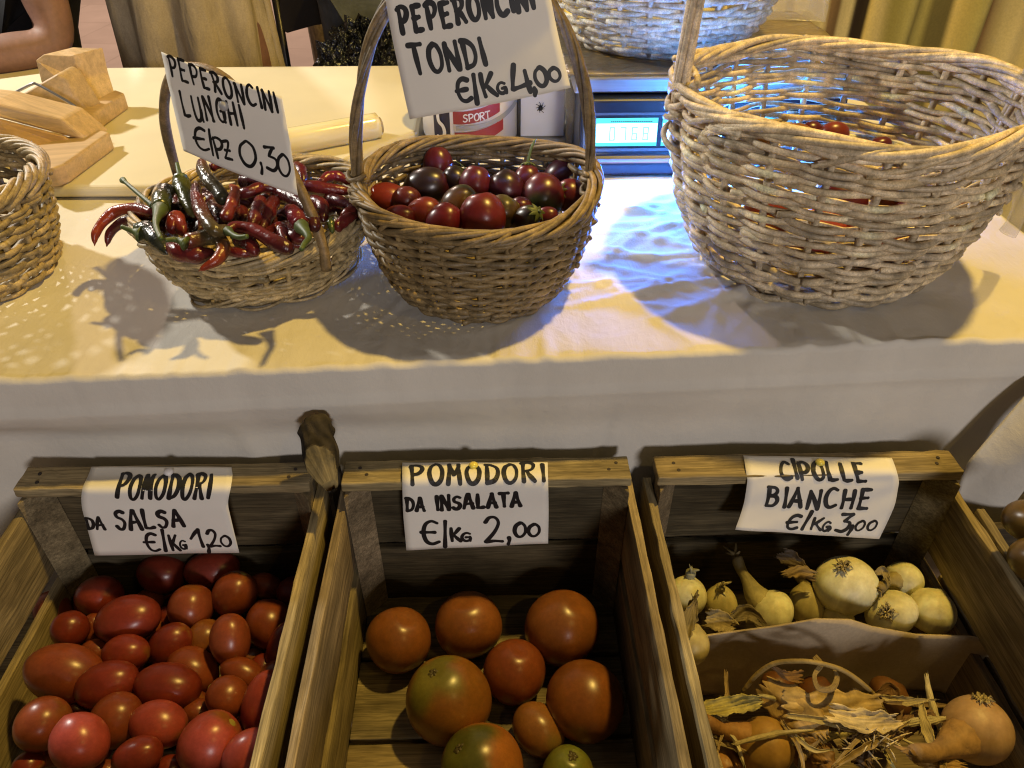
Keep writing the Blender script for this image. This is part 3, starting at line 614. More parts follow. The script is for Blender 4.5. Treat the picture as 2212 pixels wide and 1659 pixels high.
TOM = (.20, .030, .016); TOMB = (.22, .052, .019); TOMP = (.34, .060, .048); ORNG = (.24, .085, .022); GRNT = (.17, .15, .03)  # TOMP paints white lamplight into the pink front plum tomatoes
# plum tomatoes: x, y, long, short, axis angle, tint, height offset, label   (units of the crate view)
PLUM = [
 (1110, 620, 270, 185, 10, TOM, .0, 'dark red tomato half hidden under the right end of the SALSA sign'),
 (850, 640, 240, 200, 0, TOM, -.01, 'dark shaded tomato under the middle of the SALSA sign'),
 (520, 760, 230, 190, 5, TOM, -.01, 'shaded tomato at the back left corner of the plum tomato crate'),
 (1225, 750, 230, 210, 65, TOMB, .0, 'round tomato with a pale stalk scar below the right end of the SALSA sign'),
 (1390, 710, 175, 125, -15, TOMB, -.01, 'small tomato lying sideways at the back right of the plum crate'),
 (1540, 740, 150, 170, 80, TOM, -.01, 'dark tomato in the back right corner of the plum crate'),
 (1000, 820, 225, 215, 90, TOMB, -.005, 'round brownish tomato behind the upright oval plum tomato'),
 (670, 885, 320, 230, 14, TOM, .012, 'large plum tomato with a bright yellow highlight near the back left'),
 (1410, 910, 250, 235, -65, TOMB, .006, 'rounded tomato beside the right wall of the plum crate'),
 (365, 935, 180, 175, 100, TOM, .0, 'small round tomato against the left wall, topmost on that side'),
 (490, 930, 150, 110, 90, TOMB, -.022, 'tomato wedged behind the large highlighted plum tomato'),
 (890, 1015, 240, 190, 45, TOM, .008, 'plum tomato tilted up to the right in the middle of the heap'),
 (1205, 990, 260, 195, 95, TOMB, .016, 'oval plum tomato standing upright right of the middle'),
 (1075, 990, 200, 190, 60, ORNG, -.016, 'orange brown tomato tucked behind the upright oval one'),
 (500, 1050, 150, 120, 0, TOMB, -.018, 'little tomato showing between three larger ones on the left'),
 (660, 1060, 228, 182, 0, TOM, .008, 'dark egg shaped tomato left of the heap centre'),
 (1490, 1030, 270, 175, 72, TOM, .0, 'long tomato pressed against the right wall of the plum crate'),
 (340, 1165, 385, 285, -14, TOMB, .014, 'very large plum tomato lying against the left wall, orange on top'),
 (560, 1225, 315, 225, 16, TOM, .020, 'bean shaped plum tomato touching the very large one'),
 (1010, 1150, 270, 210, -35, TOMB, -.006, 'tomato partly hidden behind the broad dark plum tomato'),
 (880, 1235, 335, 230, -8, TOM, .020, 'broad dark plum tomato at the centre of the heap'),
 (1270, 1170, 225, 150, -22, TOMB, -.006, 'slim tomato above the small one with a yellow stalk scar'),
 (1190, 1290, 212, 200, 150, TOMB, .012, 'small round tomato with a yellow stalk scar on its left'),
 (1380, 1320, 330, 205, 74, TOMP, .022, 'pink red ribbed tomato leaning on the right wall of the plum crate'),
 (225, 1430, 258, 250, 40, TOMB, .004, 'round brown red tomato at the left wall, low in the picture'),
 (610, 1410, 265, 245, 70, TOMB, .004, 'round brown tomato behind two pink ones'),
 (290, 1510, 260, 250, 50, TOM, -.012, 'shaded tomato behind the pink egg shaped tomato at lower left'),
 (418, 1530, 290, 265, -60, TOMP, .026, 'pink egg shaped tomato at lower left with a white sheen'),
 (830, 1435, 285, 235, -12, TOMP, .022, 'pinkish tomato lying sideways in the lower middle of the heap'),
 (1030, 1370, 150, 130, 0, TOMB, -.016, 'little orange brown tomato in the gap above the large pink one'),
 (1095, 1530, 320, 290, 42, TOMP, .024, 'large shiny pink red tomato with a green stalk scar'),
 (720, 1600, 245, 180, 20, TOM, .004, 'half lit tomato at the bottom edge between two pink ones'),
 (1300, 1590, 270, 225, 42, TOMP, .024, 'bright pink tomato at the bottom right of the plum crate'),
 (150, 1650, 150, 140, 0, TOM, -.010, 'tomato cut off at the lower left corner of the plum crate'),
 (890, 1660, 150, 120, 0, TOM, -.010, 'dark tomato peeping out under the large shiny pink one'),
 (545, 1690, 170, 130, 0, TOMB, -.012, 'tomato cut off at the bottom edge, right of the pink egg shaped one'),
 (870, 880, 140, 110, 60, TOM, -.030, 'dark tomato deep in the gap under the round brownish one'),
 (1330, 1100, 150, 120, 30, ORNG, -.022, 'orange tomato showing in the gap beside the right wall'),
 (780, 950, 150, 120, 45, TOMB, -.026, 'tomato deep in the heap behind the tilted plum tomato'),
]
for q in range(30):
    PLUM.append((rng.uniform(230, 1480), rng.uniform(780, 1640), rng.uniform(190, 250), rng.uniform(150, 190), rng.uniform(0, 180), (TOM, TOMB)[q % 2], -.036, 'dark plum tomato lying deep under the others in the left crate'))
items = []
for x, y, L, S, a_, col, dz, lab in PLUM:
    px, py = .413*x, 973+.413*y; z = .578+dz+.02*(y-900)/800
    c = at_z(px, py, z); k = .413*depth(c)/FPX
    items.append([c, L*k*1.07, S*k*1.07, R(a_), col, lab, py])
for it in range(30):                                           # settle: push apart overlapping fruit along the line of sight
    for i in range(len(items)):
        for j in range(i):
            A, B_ = items[i], items[j]; d = np.linalg.norm(A[0]-B_[0]); need = .90*(A[1]+A[2]+B_[1]+B_[2])/4*.97
            if d < need:
                f_, k_ = (A, B_) if (A[0]-CAM) @ fwd < (B_[0]-CAM) @ fwd else (B_, A)
                e = .25*(need-d); f_[0] = f_[0]-rayu(f_[0])*e*.5; k_[0] = k_[0]+rayu(k_[0])*e
                k_[0][2] = max(k_[0][2], .492+k_[2]/2*.9); f_[0][2] = max(f_[0][2], .492+f_[2]/2*.9)
for c, L, S, a_, col, lab, py in items:
    sh = ORNG if rng.random() < .35 else None
    o, M = ell('plum_tomato', c, L, S, a_, S*rng.uniform(.94, 1.04), redfun(np.array(col)*rng.uniform(.9, 1.1), sh, .18, .18), lab, 'tomato', 'plum tomatoes in the crate', shape=dimple(.05, point=.06))
    if 'scar' in lab:
        b = MB(); ax = M[:, 2]; V = [c+ax*(L/2*.93)]
        for q in range(10): V.append(c+ax*(L/2*.945)+.0045*(math.cos(q*.628)*M[:, 0]+math.sin(q*.628)*M[:, 1]))
        V[0] = V[0]+ax*.002; b.add(V, [(0, q+1, (q+1) % 10+1) for q in range(10)], (.35, .28, .06)); b.build('stalk_scar', GREEN, o)

SALAD = [
 (330, 1065, 300, 298, 70, ORNG, None, 0, 'brownish orange tomato at the left wall of the middle crate'),
 (650, 995, 305, 310, 95, ORNG, None, 0, 'orange red tomato at the back centre of the middle crate'),
 (1085, 1010, 360, 340, 60, ORNG, None, 0, 'large orange tomato at the back right, half in shadow'),
 (865, 1213, 300, 290, 80, (.22, .058, .018), None, 0, 'red orange tomato in the middle of four larger ones'),
 (1190, 1347, 365, 365, 30, (.23, .078, .018), None, 0, 'very large orange tomato against the right wall, its right side in shadow'),
 (560, 1345, 420, 390, 112, (.26, .105, .020), GRNT, .30, 'biggest tomato, yellow orange with green shoulders and a dark scar'),
 (715, 1655, 400, 380, 130, (.36, .13, .028), (.10, .10, .02), .36, 'green and orange tomato at the bottom edge of the middle crate'),
 (975, 1480, 265, 220, -38, (.26, .11, .03), (.20, .12, .03), .3, 'small mottled oval tomato with brown stalk end'),
 (1110, 1690, 280, 240, 80, (.22, .19, .035), (.16, .17, .03), .4, 'yellow green tomato cut off by the bottom edge'),
]
for x, y, L, S, a_, col, sh, rc, lab in SALAD:
    px, py = 708+.4667*x, 885+.4667*y; z = .53
    for _ in range(6):
        c = at_z(px, py, z); k = .4667*depth(c)/FPX; z = .4905+min(L, S)*k/2*.97
    o, M = ell('salad_tomato', c, L*k, S*k, R(a_), S*k*.97, redfun(col, sh, rc, .12), lab, 'tomato', 'salad tomatoes in the middle crate', shape=dimple(.10), nu=40, nv=24, tilt=.45)
    if sh is not None:
        b = MB(); ax = M[:, 2]; p_ = c+ax*L*k/2*.86
        for q in range(6):
            d = math.cos(q*1.05)*M[:, 0]+math.sin(q*1.05)*M[:, 1]; l = .009*rng.uniform(.6, 1.2)
            tube(b, [p_, p_+d*l*.5+ax*.002, p_+d*l-ax*.001], [.003, .002, .0008], 6, (.07, .055, .02))
        b.build('stalk_scar', GREEN, o)

MAR = (.055, .009, .015); DRK = (.022, .011, .010); RED = (.105, .012, .017); BRN2 = (.12, .030, .016); GRN2 = (.085, .075, .018); GRN3 = (.045, .055, .012)
PEP = [
 (560, 840, 165, 130, 95, RED, None, 0, 'red round pepper highest at the back of the brown basket'),
 (500, 945, 205, 160, 10, DRK, MAR, .3, 'blackish maroon round pepper with a dented top at the back left'),
 (650, 915, 115, 130, 30, DRK, GRN3, .3, 'dark round pepper with a leaf of calyx, behind the red one'),
 (745, 935, 165, 140, 80, RED, None, 0, 'pointed red round pepper in the middle of the back row'),
 (905, 955, 165, 150, 120, MAR, DRK, .4, 'half red half black round pepper right of centre'),
 (1010, 920, 145, 120, 88, RED, None, 0, 'red round pepper with a green stalk standing up'),
 (1190, 885, 180, 140, 30, MAR, GRN2, .25, 'maroon round pepper with olive shoulder at the back right'),
 (1090, 992, 195, 180, -80, RED, GRN3, .42, 'round pepper, maroon above and dark green below'),
 (1228, 990, 150, 140, 170, RED, None, 0, 'red round pepper showing its green star calyx'),
 (300, 1015, 190, 150, -10, (.20, .025, .014), None, 0, 'red brown round pepper at the left rim of the brown basket'),
 (400, 1015, 130, 120, 0, (.10, .015, .012), None, 0, 'shaded round pepper behind the red brown one at left'),
 (490, 1085, 165, 145, 20, (.16, .022, .014), None, 0, 'brown red round pepper between two redder ones at lower left'),
 (665, 1032, 180, 145, 40, (.11, .050, .016), GRN2, .3, 'olive brown round pepper above the biggest red one'),
 (365, 1105, 155, 110, 0, RED, None, 0, 'small red round pepper low at the front left rim'),
 (590, 1125, 175, 150, 60, (.13, .010, .016), None, 0, 'dark crimson round pepper at the front, left of the biggest'),
 (786, 1100, 215, 195, 100, (.15, .016, .016), None, 0, 'biggest and brightest red round pepper at the front rim'),
 (890, 1070, 140, 150, 60, (.08, .045, .016), GRN2, .35, 'greenish brown round pepper behind the biggest red one'),
 (1005, 1110, 155, 110, 20, DRK, GRN3, .3, 'dark round pepper with a green star calyx at the front rim'),
 (1105, 1095, 110, 80, 10, RED, None, 0, 'sliver of a red round pepper at the front right rim'),
 (305, 940, 90, 70, 0, DRK, None, 0, 'small black green round pepper at the back left rim'),
 (975, 1055, 110, 100, 0, RED, None, 0, 'small red round pepper glimpsed at the centre right'),
]
pits = []
for x, y, L, S, a_, col, sh, rc, lab in PEP:
    px, py = 708+.4268*x, .4268*y; z = .958-.00002*abs(x-760)
    c = at_z(px, py, z); k = .4268*depth(c)/FPX; pits.append([c, L*k, S*k, R(a_), col, sh, rc, lab])
dep0 = [depth(q[0]) for q in pits]
for it in range(14):
    for i in range(len(pits)):
        for j in range(i):
            A, B_ = pits[i], pits[j]; d = np.linalg.norm(A[0]-B_[0]); need = .93*(A[1]+A[2]+B_[1]+B_[2])/4
            if d < need:
                f_, k_ = (A, B_) if (A[0]-CAM) @ fwd < (B_[0]-CAM) @ fwd else (B_, A)
                f_[0] = f_[0]-rayu(f_[0])*.1*(need-d); k_[0] = k_[0]+rayu(k_[0])*.18*(need-d)
for (c, L, S, a_, col, sh, rc, lab), d0 in zip(pits, dep0):
    g = depth(c)/d0; L, S = L*g*1.20, S*g*1.20
    o, M = ell('round_pepper', c, L, S, a_, S, redfun(np.array(col)*rng.uniform(.9, 1.1), sh, rc, .2), lab, 'pepper', 'round peppers in the brown basket', mt=SKINT, shape=dimple(.10, point=.10), tilt=(.9 if 'star' in lab else .25))
    if 'star' in lab: star(o, M, c, L, .011, (.07, .09, .02), 7, .90, .006)
    elif 'stalk standing' in lab: star(o, M, c, L, .008, (.10, .14, .03), 5, .88, .030, (-.25, .0))
    elif 'leaf' in lab: star(o, M, c, L, .016, (.06, .09, .02), 4, .85, .010)

# tomatoes seen through and above the pale basket
rt_lab = ['upper rim gap', ]
BT = [(905, 705, 150, 115, 0, (.20, .03, .02), 'red tomato highest in the pale basket'), (1140, 762, 110, 78, 10, RED, 'small red tomato at the right of the pale basket heap'),
      (1010, 775, 190, 90, 0, ORNG, 'flat orange tomato lying in front of the highest one in the pale basket'), (690, 705, 200, 100, 5, (.26, .10, .02), 'orange brown tomato at the back left in the pale basket'),
      (790, 690, 110, 90, 0, RED, 'red tomato behind the orange brown one in the pale basket'), (540, 730, 120, 80, 0, (.24, .12, .02), 'yellow brown tomato next to the left wall of the pale basket')]
for x, y, L, S, a_, col, lab in BT:
    px, py = 1416+.4268*x, .4268*y-13; c = at_z(px, py, .985); k = .4268*depth(c)/FPX
    ell('basket_tomato', c, L*k, S*k, R(a_), S*k, redfun(col, None, 0, .15), lab, 'tomato', 'tomatoes inside the pale basket', shape=dimple(.08))
BT2 = [(-2.35, .135, .955, (.30, .05, .02), 'red tomato glimpsed through the front weave, far left'), (-1.95, .135, .945, TOMP, 'red tomato glimpsed through the front weave, left of centre'),
       (-1.55, .135, .950, TOMP, 'red tomato glimpsed through the front weave, centre'), (-1.15, .132, .955, RED, 'red tomato glimpsed through the front weave, right of centre'), (-.75, .132, .95, ORNG, 'orange tomato glimpsed through the front weave, far right'),
       (-1.75, .085, .960, RED, 'red tomato inside the second ring of the pale basket heap'), (-.9, .085, .962, ORNG, 'orange tomato buried in the pale basket heap'),
       (-1.75, .115, .905, (.34, .20, .03), 'yellow tomato low behind the front weave'), (-1.3, .115, .900, RED, 'red tomato low behind the front weave'), (-2.3, .11, .905, RED, 'red tomato low behind the left front weave')]
for th, r_, z, col, lab in BT2:
    c = np.array([.392+r_*math.cos(th), .205+r_*math.sin(th), z])
    ell('basket_tomato', c, .056, .05, rng.uniform(-.4, .4), .05, redfun(col, None, 0, .15), lab, 'tomato', 'tomatoes inside the pale basket', shape=dimple(.08), nu=22, nv=14)

# long chillies: path, widths, colours along the fruit (stalk end first), stalk path, height, label
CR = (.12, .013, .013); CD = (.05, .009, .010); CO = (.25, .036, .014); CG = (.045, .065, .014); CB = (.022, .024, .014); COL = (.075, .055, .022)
LT = .955
CHI = [
 ([(1100, 455), (1060, 390), (990, 320), (940, 230), (920, 120)], [95, 100, 95, 90, 60], [CB, COL, COL, CR], None, .972, .985, 'chilli dark olive below and red at its upturned tip, leaning on the sign'),
 ([(1125, 660), (1040, 690), (980, 640), (920, 530), (885, 420), (880, 290)], [85, 100, 100, 98, 85, 45], [COL, COL, CR, CR], [(1125, 675), (1200, 720), (1275, 715)], .968, .975, 'long olive and red chilli curving down through the middle of the basket'),
 ([(1100, 590), (1165, 480), (1185, 390), (1140, 320)], [88, 85, 70, 30], [CR, CO, CO], None, .968, .975, 'short orange red chilli hooked at the top, right of the long olive one'),
 ([(765, 270), (770, 330), (810, 440), (860, 570)], [95, 125, 110, 60], [CG, (.07, .075, .012), (.06, .05, .012)], [(765, 275), (745, 215), (732, 155)], .968, .955, 'green chilli standing with its pale stalk pointing up'),
 ([(610, 510), (625, 450), (655, 390), (690, 350)], [125, 130, 110, 60], [CG, (.05, .04, .02), (.06, .03, .02)], [(605, 505), (570, 600), (580, 670), (610, 735)], .966, .962, 'dark green chilli whose curved stalk hangs down over the others'),
 ([(560, 545), (420, 520), (280, 545), (175, 625), (110, 715), (97, 790)], [85, 85, 80, 70, 55, 18], [CR, CO, CO, CO], None, .950, .912, 'orange red chilli arching out over the left rim, the upper one'),
 ([(570, 545), (440, 585), (320, 635), (225, 705), (190, 795)], [80, 75, 70, 62, 26], [CD, CD, CR], None, .945, .906, 'dark red chilli arching out over the left rim, the lower one'),
 ([(440, 690), (500, 700), (590, 770), (660, 850)], [135, 150, 130, 60], [CG, CB, CB], [(450, 695), (380, 670), (305, 640)], .948, .945, 'blackish green chilli at the left rim with a pointed green calyx'),
 ([(790, 765), (870, 760), (960, 745), (1050, 755), (1100, 830), (1050, 915), (960, 960), (895, 985)], [120, 125, 110, 105, 95, 80, 55, 14], [CR, COL, COL, CO, CO], [(800, 770), (720, 740), (640, 745)], .962, .945, 'chilli hooked over the front rim, olive at its bend with an orange red tip'),
 ([(660, 770), (760, 860), (900, 880), (1040, 850)], [90, 130, 130, 60], [CR, CR, CD], None, .945, .945, 'red chilli lying along the front rim under the hooked one'),
 ([(690, 680), (735, 610), (790, 700)], [80, 120, 70], [CR, CO, CR], None, .955, .955, 'stubby orange red chilli left of the long olive one'),
 ([(1380, 430), (1355, 560), (1290, 680)], [80, 115, 70], [CR, CR, CD], None, .962, .955, 'straight red chilli right of the short hooked one'),
 ([(1490, 430), (1440, 560), (1380, 690)], [80, 110, 60], [CD, CR, CD], None, .955, .950, 'dark red chilli lying beside the straight red one'),
 ([(1690, 640), (1640, 570), (1590, 490)], [125, 115, 50], [CR, (.14, .012, .03), CR], [(1690, 640), (1745, 720), (1715, 770), (1690, 815)], .962, .968, 'crimson chilli with a curled green stalk beside the cane handle'),
 ([(1620, 825), (1460, 765), (1330, 695), (1180, 660), (1085, 710)], [110, 110, 90, 75, 35], [CD, CR, CR], None, .952, .965, 'red chilli lying slanting to the front rim with its tip at the middle'),
 ([(1800, 660), (1720, 510), (1580, 420), (1450, 370)], [100, 130, 120, 70], [CD, CD, CR], None, .955, .955, 'big dark chilli running under the cane handle'),
 ([(1640, 330), (1750, 350), (1900, 372), (2090, 372)], [60, 85, 85, 50], [CD, CR, CR], None, .955, .950, 'red chilli lying straight towards the right rim'),
 ([(1830, 310), (1900, 280), (1980, 278), (2070, 312)], [60, 75, 75, 40], [CR, (.17, .012, .025), CR], None, .955, .950, 'crimson chilli arched along the back right rim'),
 ([(1200, 395), (1300, 395), (1400, 360), (1510, 350)], [70, 85, 80, 50], [CD, CR, CD], None, .962, .962, 'dark red chilli lying level under the foot of the sign'),
 ([(990, 195), (1080, 182), (1180, 205)], [60, 65, 40], [CR, CR, CD], None, .962, .960, 'thin red chilli behind the sign at the back rim'),
 ([(1230, 300), (1350, 320), (1490, 325)], [100, 115, 80], [CD, CD, CD], None, .955, .955, 'thick dark chilli just below the sign'),
 ([(1650, 180), (1690, 230), (1710, 300)], [75, 80, 50], [CR, CR, CD], None, .952, .952, 'red chilli between the sign and the cane handle'),
 ([(1100, 830), (1220, 870), (1330, 860)], [60, 70, 40], [CR, CR, CR], None, .940, .940, 'narrow red chilli at the front rim right of the hooked one'),
 ([(1190, 745), (1290, 790), (1340, 860)], [90, 115, 80], [CD, CD, CR], [(1180, 725), (1240, 715), (1280, 722)], .944, .944, 'shaded chilli with a green stalk near the front rim'),
 ([(1420, 700), (1540, 690), (1575, 780)], [80, 110, 80], [CR, CR, CD], None, .946, .946, 'lumpy red chilli between the slanting one and the handle'),
 ([(1880, 430), (1980, 470), (2100, 510)], [80, 90, 60], [CD, CD, CD], None, .944, .944, 'dark chilli in the shade at the right rim'),
 ([(2010, 570), (2080, 540), (2125, 470)], [70, 80, 50], [CO, CD, CD], None, .942, .942, 'orange brown chilli against the right rim'),
 ([(1950, 660), (2040, 610), (2110, 550)], [80, 85, 50], [CR, CR, CD], None, .940, .940, 'red chilli low at the right front rim'),
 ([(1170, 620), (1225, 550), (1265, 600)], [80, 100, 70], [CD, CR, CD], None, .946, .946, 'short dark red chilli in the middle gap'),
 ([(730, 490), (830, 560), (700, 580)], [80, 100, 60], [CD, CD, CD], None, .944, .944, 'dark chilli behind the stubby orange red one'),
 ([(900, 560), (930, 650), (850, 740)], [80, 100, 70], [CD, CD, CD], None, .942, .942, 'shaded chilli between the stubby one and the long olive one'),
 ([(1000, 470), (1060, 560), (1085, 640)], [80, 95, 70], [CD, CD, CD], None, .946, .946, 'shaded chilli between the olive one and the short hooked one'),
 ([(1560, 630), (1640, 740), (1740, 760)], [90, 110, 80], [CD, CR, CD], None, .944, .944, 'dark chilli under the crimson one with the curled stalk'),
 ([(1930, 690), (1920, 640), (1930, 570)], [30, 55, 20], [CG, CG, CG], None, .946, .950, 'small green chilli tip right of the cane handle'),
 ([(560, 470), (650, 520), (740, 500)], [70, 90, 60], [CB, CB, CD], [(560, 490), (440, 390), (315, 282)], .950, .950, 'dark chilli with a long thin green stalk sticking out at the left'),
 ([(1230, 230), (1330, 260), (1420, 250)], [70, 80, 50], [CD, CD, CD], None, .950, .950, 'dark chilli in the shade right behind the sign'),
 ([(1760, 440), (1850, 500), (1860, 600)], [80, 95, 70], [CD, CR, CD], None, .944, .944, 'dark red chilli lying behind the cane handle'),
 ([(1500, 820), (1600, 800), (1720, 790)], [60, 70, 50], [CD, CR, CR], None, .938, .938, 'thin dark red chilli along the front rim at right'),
]
DEEP = 'dark red chilli lying deep in the heap, mostly covered by other chillies'
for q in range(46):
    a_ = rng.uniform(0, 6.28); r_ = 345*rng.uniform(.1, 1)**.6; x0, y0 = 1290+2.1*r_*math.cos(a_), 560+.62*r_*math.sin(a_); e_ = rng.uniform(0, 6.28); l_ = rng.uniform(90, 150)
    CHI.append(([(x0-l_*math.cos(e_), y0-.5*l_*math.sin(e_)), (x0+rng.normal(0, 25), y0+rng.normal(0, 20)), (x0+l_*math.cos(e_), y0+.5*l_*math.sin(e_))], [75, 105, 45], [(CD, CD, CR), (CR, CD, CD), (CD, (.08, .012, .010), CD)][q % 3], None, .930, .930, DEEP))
def z4(p): return 177+.2805*p[0], 310+.2805*p[1]
for path, wd, cols, stalk, za, zb_, lab in CHI:
    n = 26; q = spline(path, n); zs = np.linspace(za, zb_, n)
    P = np.array([at_z(*z4(p), z) for p, z in zip(q, zs)]); k = .2805*np.array([depth(p) for p in P])/FPX
    wv = np.interp(np.linspace(0, 1, n), np.linspace(0, 1, len(wd)), wd)*k/2*1.12
    P = P+np.outer(np.sin(np.linspace(0, math.pi, n))*.004, [0, 0, 1])
    wv[0] *= .55; wv[1] *= .9; wv[-1] *= .25; wv[-2] *= .6
    wv = wv*(1+.06*np.sin(np.linspace(0, 19, n)+rng.uniform(0, 6)))
    cc = np.array([[np.interp(t, np.linspace(0, 1, len(cols)), [c_[i] for c_ in cols]) for i in range(3)] for t in np.linspace(0, 1, n)])
    b = MB(); tube(b, P, wv, 12, cc); o = b.build('long_chilli', CHILI, origin=P[n//2]); tag(o, lab, 'chilli', 'long chillies in the straw basket')
    if stalk:
        sp = spline(stalk, 16); zz_ = np.linspace(za+.004, za+.010, 16)
        if 'hangs down' in lab: zz_ = np.linspace(za+.006, za+.012, 16)
        Q = np.array([at_z(*z4(p), z) for p, z in zip(sp, zz_)])
        rr = np.interp(np.linspace(0, 1, 16), [0, .18, .4, 1], [wv[2]*.85, wv[2]*.48, .0030, .0023])
        if 'long thin' in lab: rr = np.interp(np.linspace(0, 1, 16), [0, .1, .92, 1], [.006, .0028, .0022, .0040])
        b = MB(); tube(b, Q, rr, 9, (.065, .095, .022)); b.build('stalk', GREEN, o)

# ------------------------------------------------------------------ onions
def z6(p): return 1372+.4668*p[0], 885+.4668*p[1]
def onion(name, p, w_, h_, ang, z, col, label, neck=None, root=None, tilt=0, group='white onions at the back of the onion crate', neckcol=None, ribs=.05):
    """p: bulb centre; ang: direction of the neck; neck: list of view points of the dry neck"""
    c = at_z(*z6(p), z); k = .4668*depth(c)/FPX; w1 = Wob(9, .10); n1 = 31
    def cf(t, ph): return np.clip(np.array(col)*(1+.17*math.sin(n1*ph+2*w1(ph))*math.sin(math.pi*t)+w1(ph)*.8-.25*math.exp(-(t/.10)**2)), .01, .8)
    def shp(t, z_, r_):
        if t < .25: z_ += .12*math.exp(-(t/.07)**2)
        if t > .93: z_ *= .97
        return z_, r_*(1-.10*math.exp(-((t-.08)/.08)**2))
    o, M = ell(name, c, h_*k, w_*k, R(ang), w_*k, cf, label, 'onion', group, mt=ONION, shape=shp, tilt=tilt, nu=34, nv=22)
    if neck:
        q = spline([(p[0], p[1])]+neck, 18); s = np.linspace(0, 1, 18)
        zs = z+np.linspace(0, .028, 18)
        P = np.array([at_z(*z6(a_), zz_) for a_, zz_ in zip(q, zs)])
        d0 = np.linalg.norm(P-c, axis=1); b = MB()
        rr = np.interp(s, [0, .35, .6, 1], [w_*k*.34, w_*k*.22, w_*k*.13, w_*k*.12])
        nc = neckcol or (np.array(col)*.8, np.array(col)*.35)
        tt = np.array([np.array(nc[0])*(1-a_)+np.array(nc[1])*a_ for a_ in s])
        tube(b, P, rr*(1+.10*np.sin(9*s)), 11, tt)
        for q_ in range(5):                                    # torn shreds at the end of the neck
            d = P[-1]-P[-3]; d /= np.linalg.norm(d); e = rng.normal(0, .5, 3); tube(b, [P[-2], P[-1]+.004*(d+e*.6), P[-1]+.009*(d+e)], [rr[-1]*.7, rr[-1]*.5, .0008], 5, np.array(nc[1])*rng.uniform(.6, 1.4), flat=.3)
        b.build('dry_neck', HUSK, o)
    if root is not None:                                       # disc and hair of the root end
        rp = at_z(*z6(root), z+.0); d = CAM-rp; d /= np.linalg.norm(d)
        v = rp-c; q = c+(d*math.sqrt(max(1e-6, (w_*k*.485)**2-min(np.linalg.norm(v-d*(v @ d)), w_*k*.46)**2))+(v-d*(v @ d))); nn = (q-c)/np.linalg.norm(q-c)
        t1 = np.cross(nn, [0, 0, 1.]); t1 /= np.linalg.norm(t1); t2 = np.cross(nn, t1); b = MB()
        for q_ in range(44):
            a_ = rng.uniform(0, 6.28); l = rng.uniform(.002, .007); e = math.cos(a_)*t1+math.sin(a_)*t2; st = q+e*rng.uniform(0, .006)
            tube(b, [st, st+e*l*.6+nn*.004, st+e*l+nn*rng.uniform(-.002, .004)], [.0011, .0009, .0004], 4, np.array([.42, .34, .17])*rng.uniform(.4, 1.2))
        b.build('root_tuft', HUSK, o)
    return o, M, c
WO = (.70, .68, .43)
onion('white_onion', (240, 862), 180, 185, 80, .575, WO, 'white onion at the left wall with a short green tip', neck=[(250, 790), (258, 750)])
onion('white_onion', (395, 900), 150, 180, 95, .562, (.48, .42, .19), 'white onion cut flat at the neck, second from the left wall', neck=[(395, 850), (398, 815)], neckcol=((.45, .38, .16), (.40, .34, .15)))
onion('white_onion', (635, 935), 200, 180, 145, .575, WO, 'white onion with a long dry neck slanting up to the left', neck=[(560, 860), (520, 790), (485, 730), (470, 680)], neckcol=((.48, .42, .19), (.12, .09, .04)))
onion('white_onion', (795, 905), 160, 200, 100, .560, (.46, .40, .18), 'white onion half hidden left of the biggest one', neck=[(800, 840), (760, 780), (720, 740)], neckcol=((.40, .33, .14), (.10, .07, .03)))
onion('white_onion', (972, 812), 290, 265, -80, .588, (.74, .71, .46), 'biggest white onion, root scar turned up, papery skin', root=(965, 728))
onion('white_onion', (1240, 790), 175, 172, 140, .575, WO, 'round white onion at the back beside the right wall', neck=[(1170, 800), (1130, 830)], neckcol=((.40, .33, .14), (.20, .15, .06)))
onion('white_onion', (1182, 940), 235, 195, -60, .577, (.70, .67, .44), 'white onion with its hairy root end facing forward', root=(1165, 935))
onion('white_onion', (1370, 932), 212, 208, 60, .572, (.74, .71, .45), 'smooth white onion against the right wall')
onion('white_onion', (255, 1090), 170, 190, 70, .60, (.50, .42, .19), 'white onion at the box corner covered by a dry leaf', neck=[(250, 1000), (262, 930), (270, 890)], neckcol=((.30, .24, .11), (.13, .10, .045)))
onion('white_onion', (935, 960), 150, 120, 80, .560, (.50, .44, .2), 'pale onion sliver under the biggest white onion')
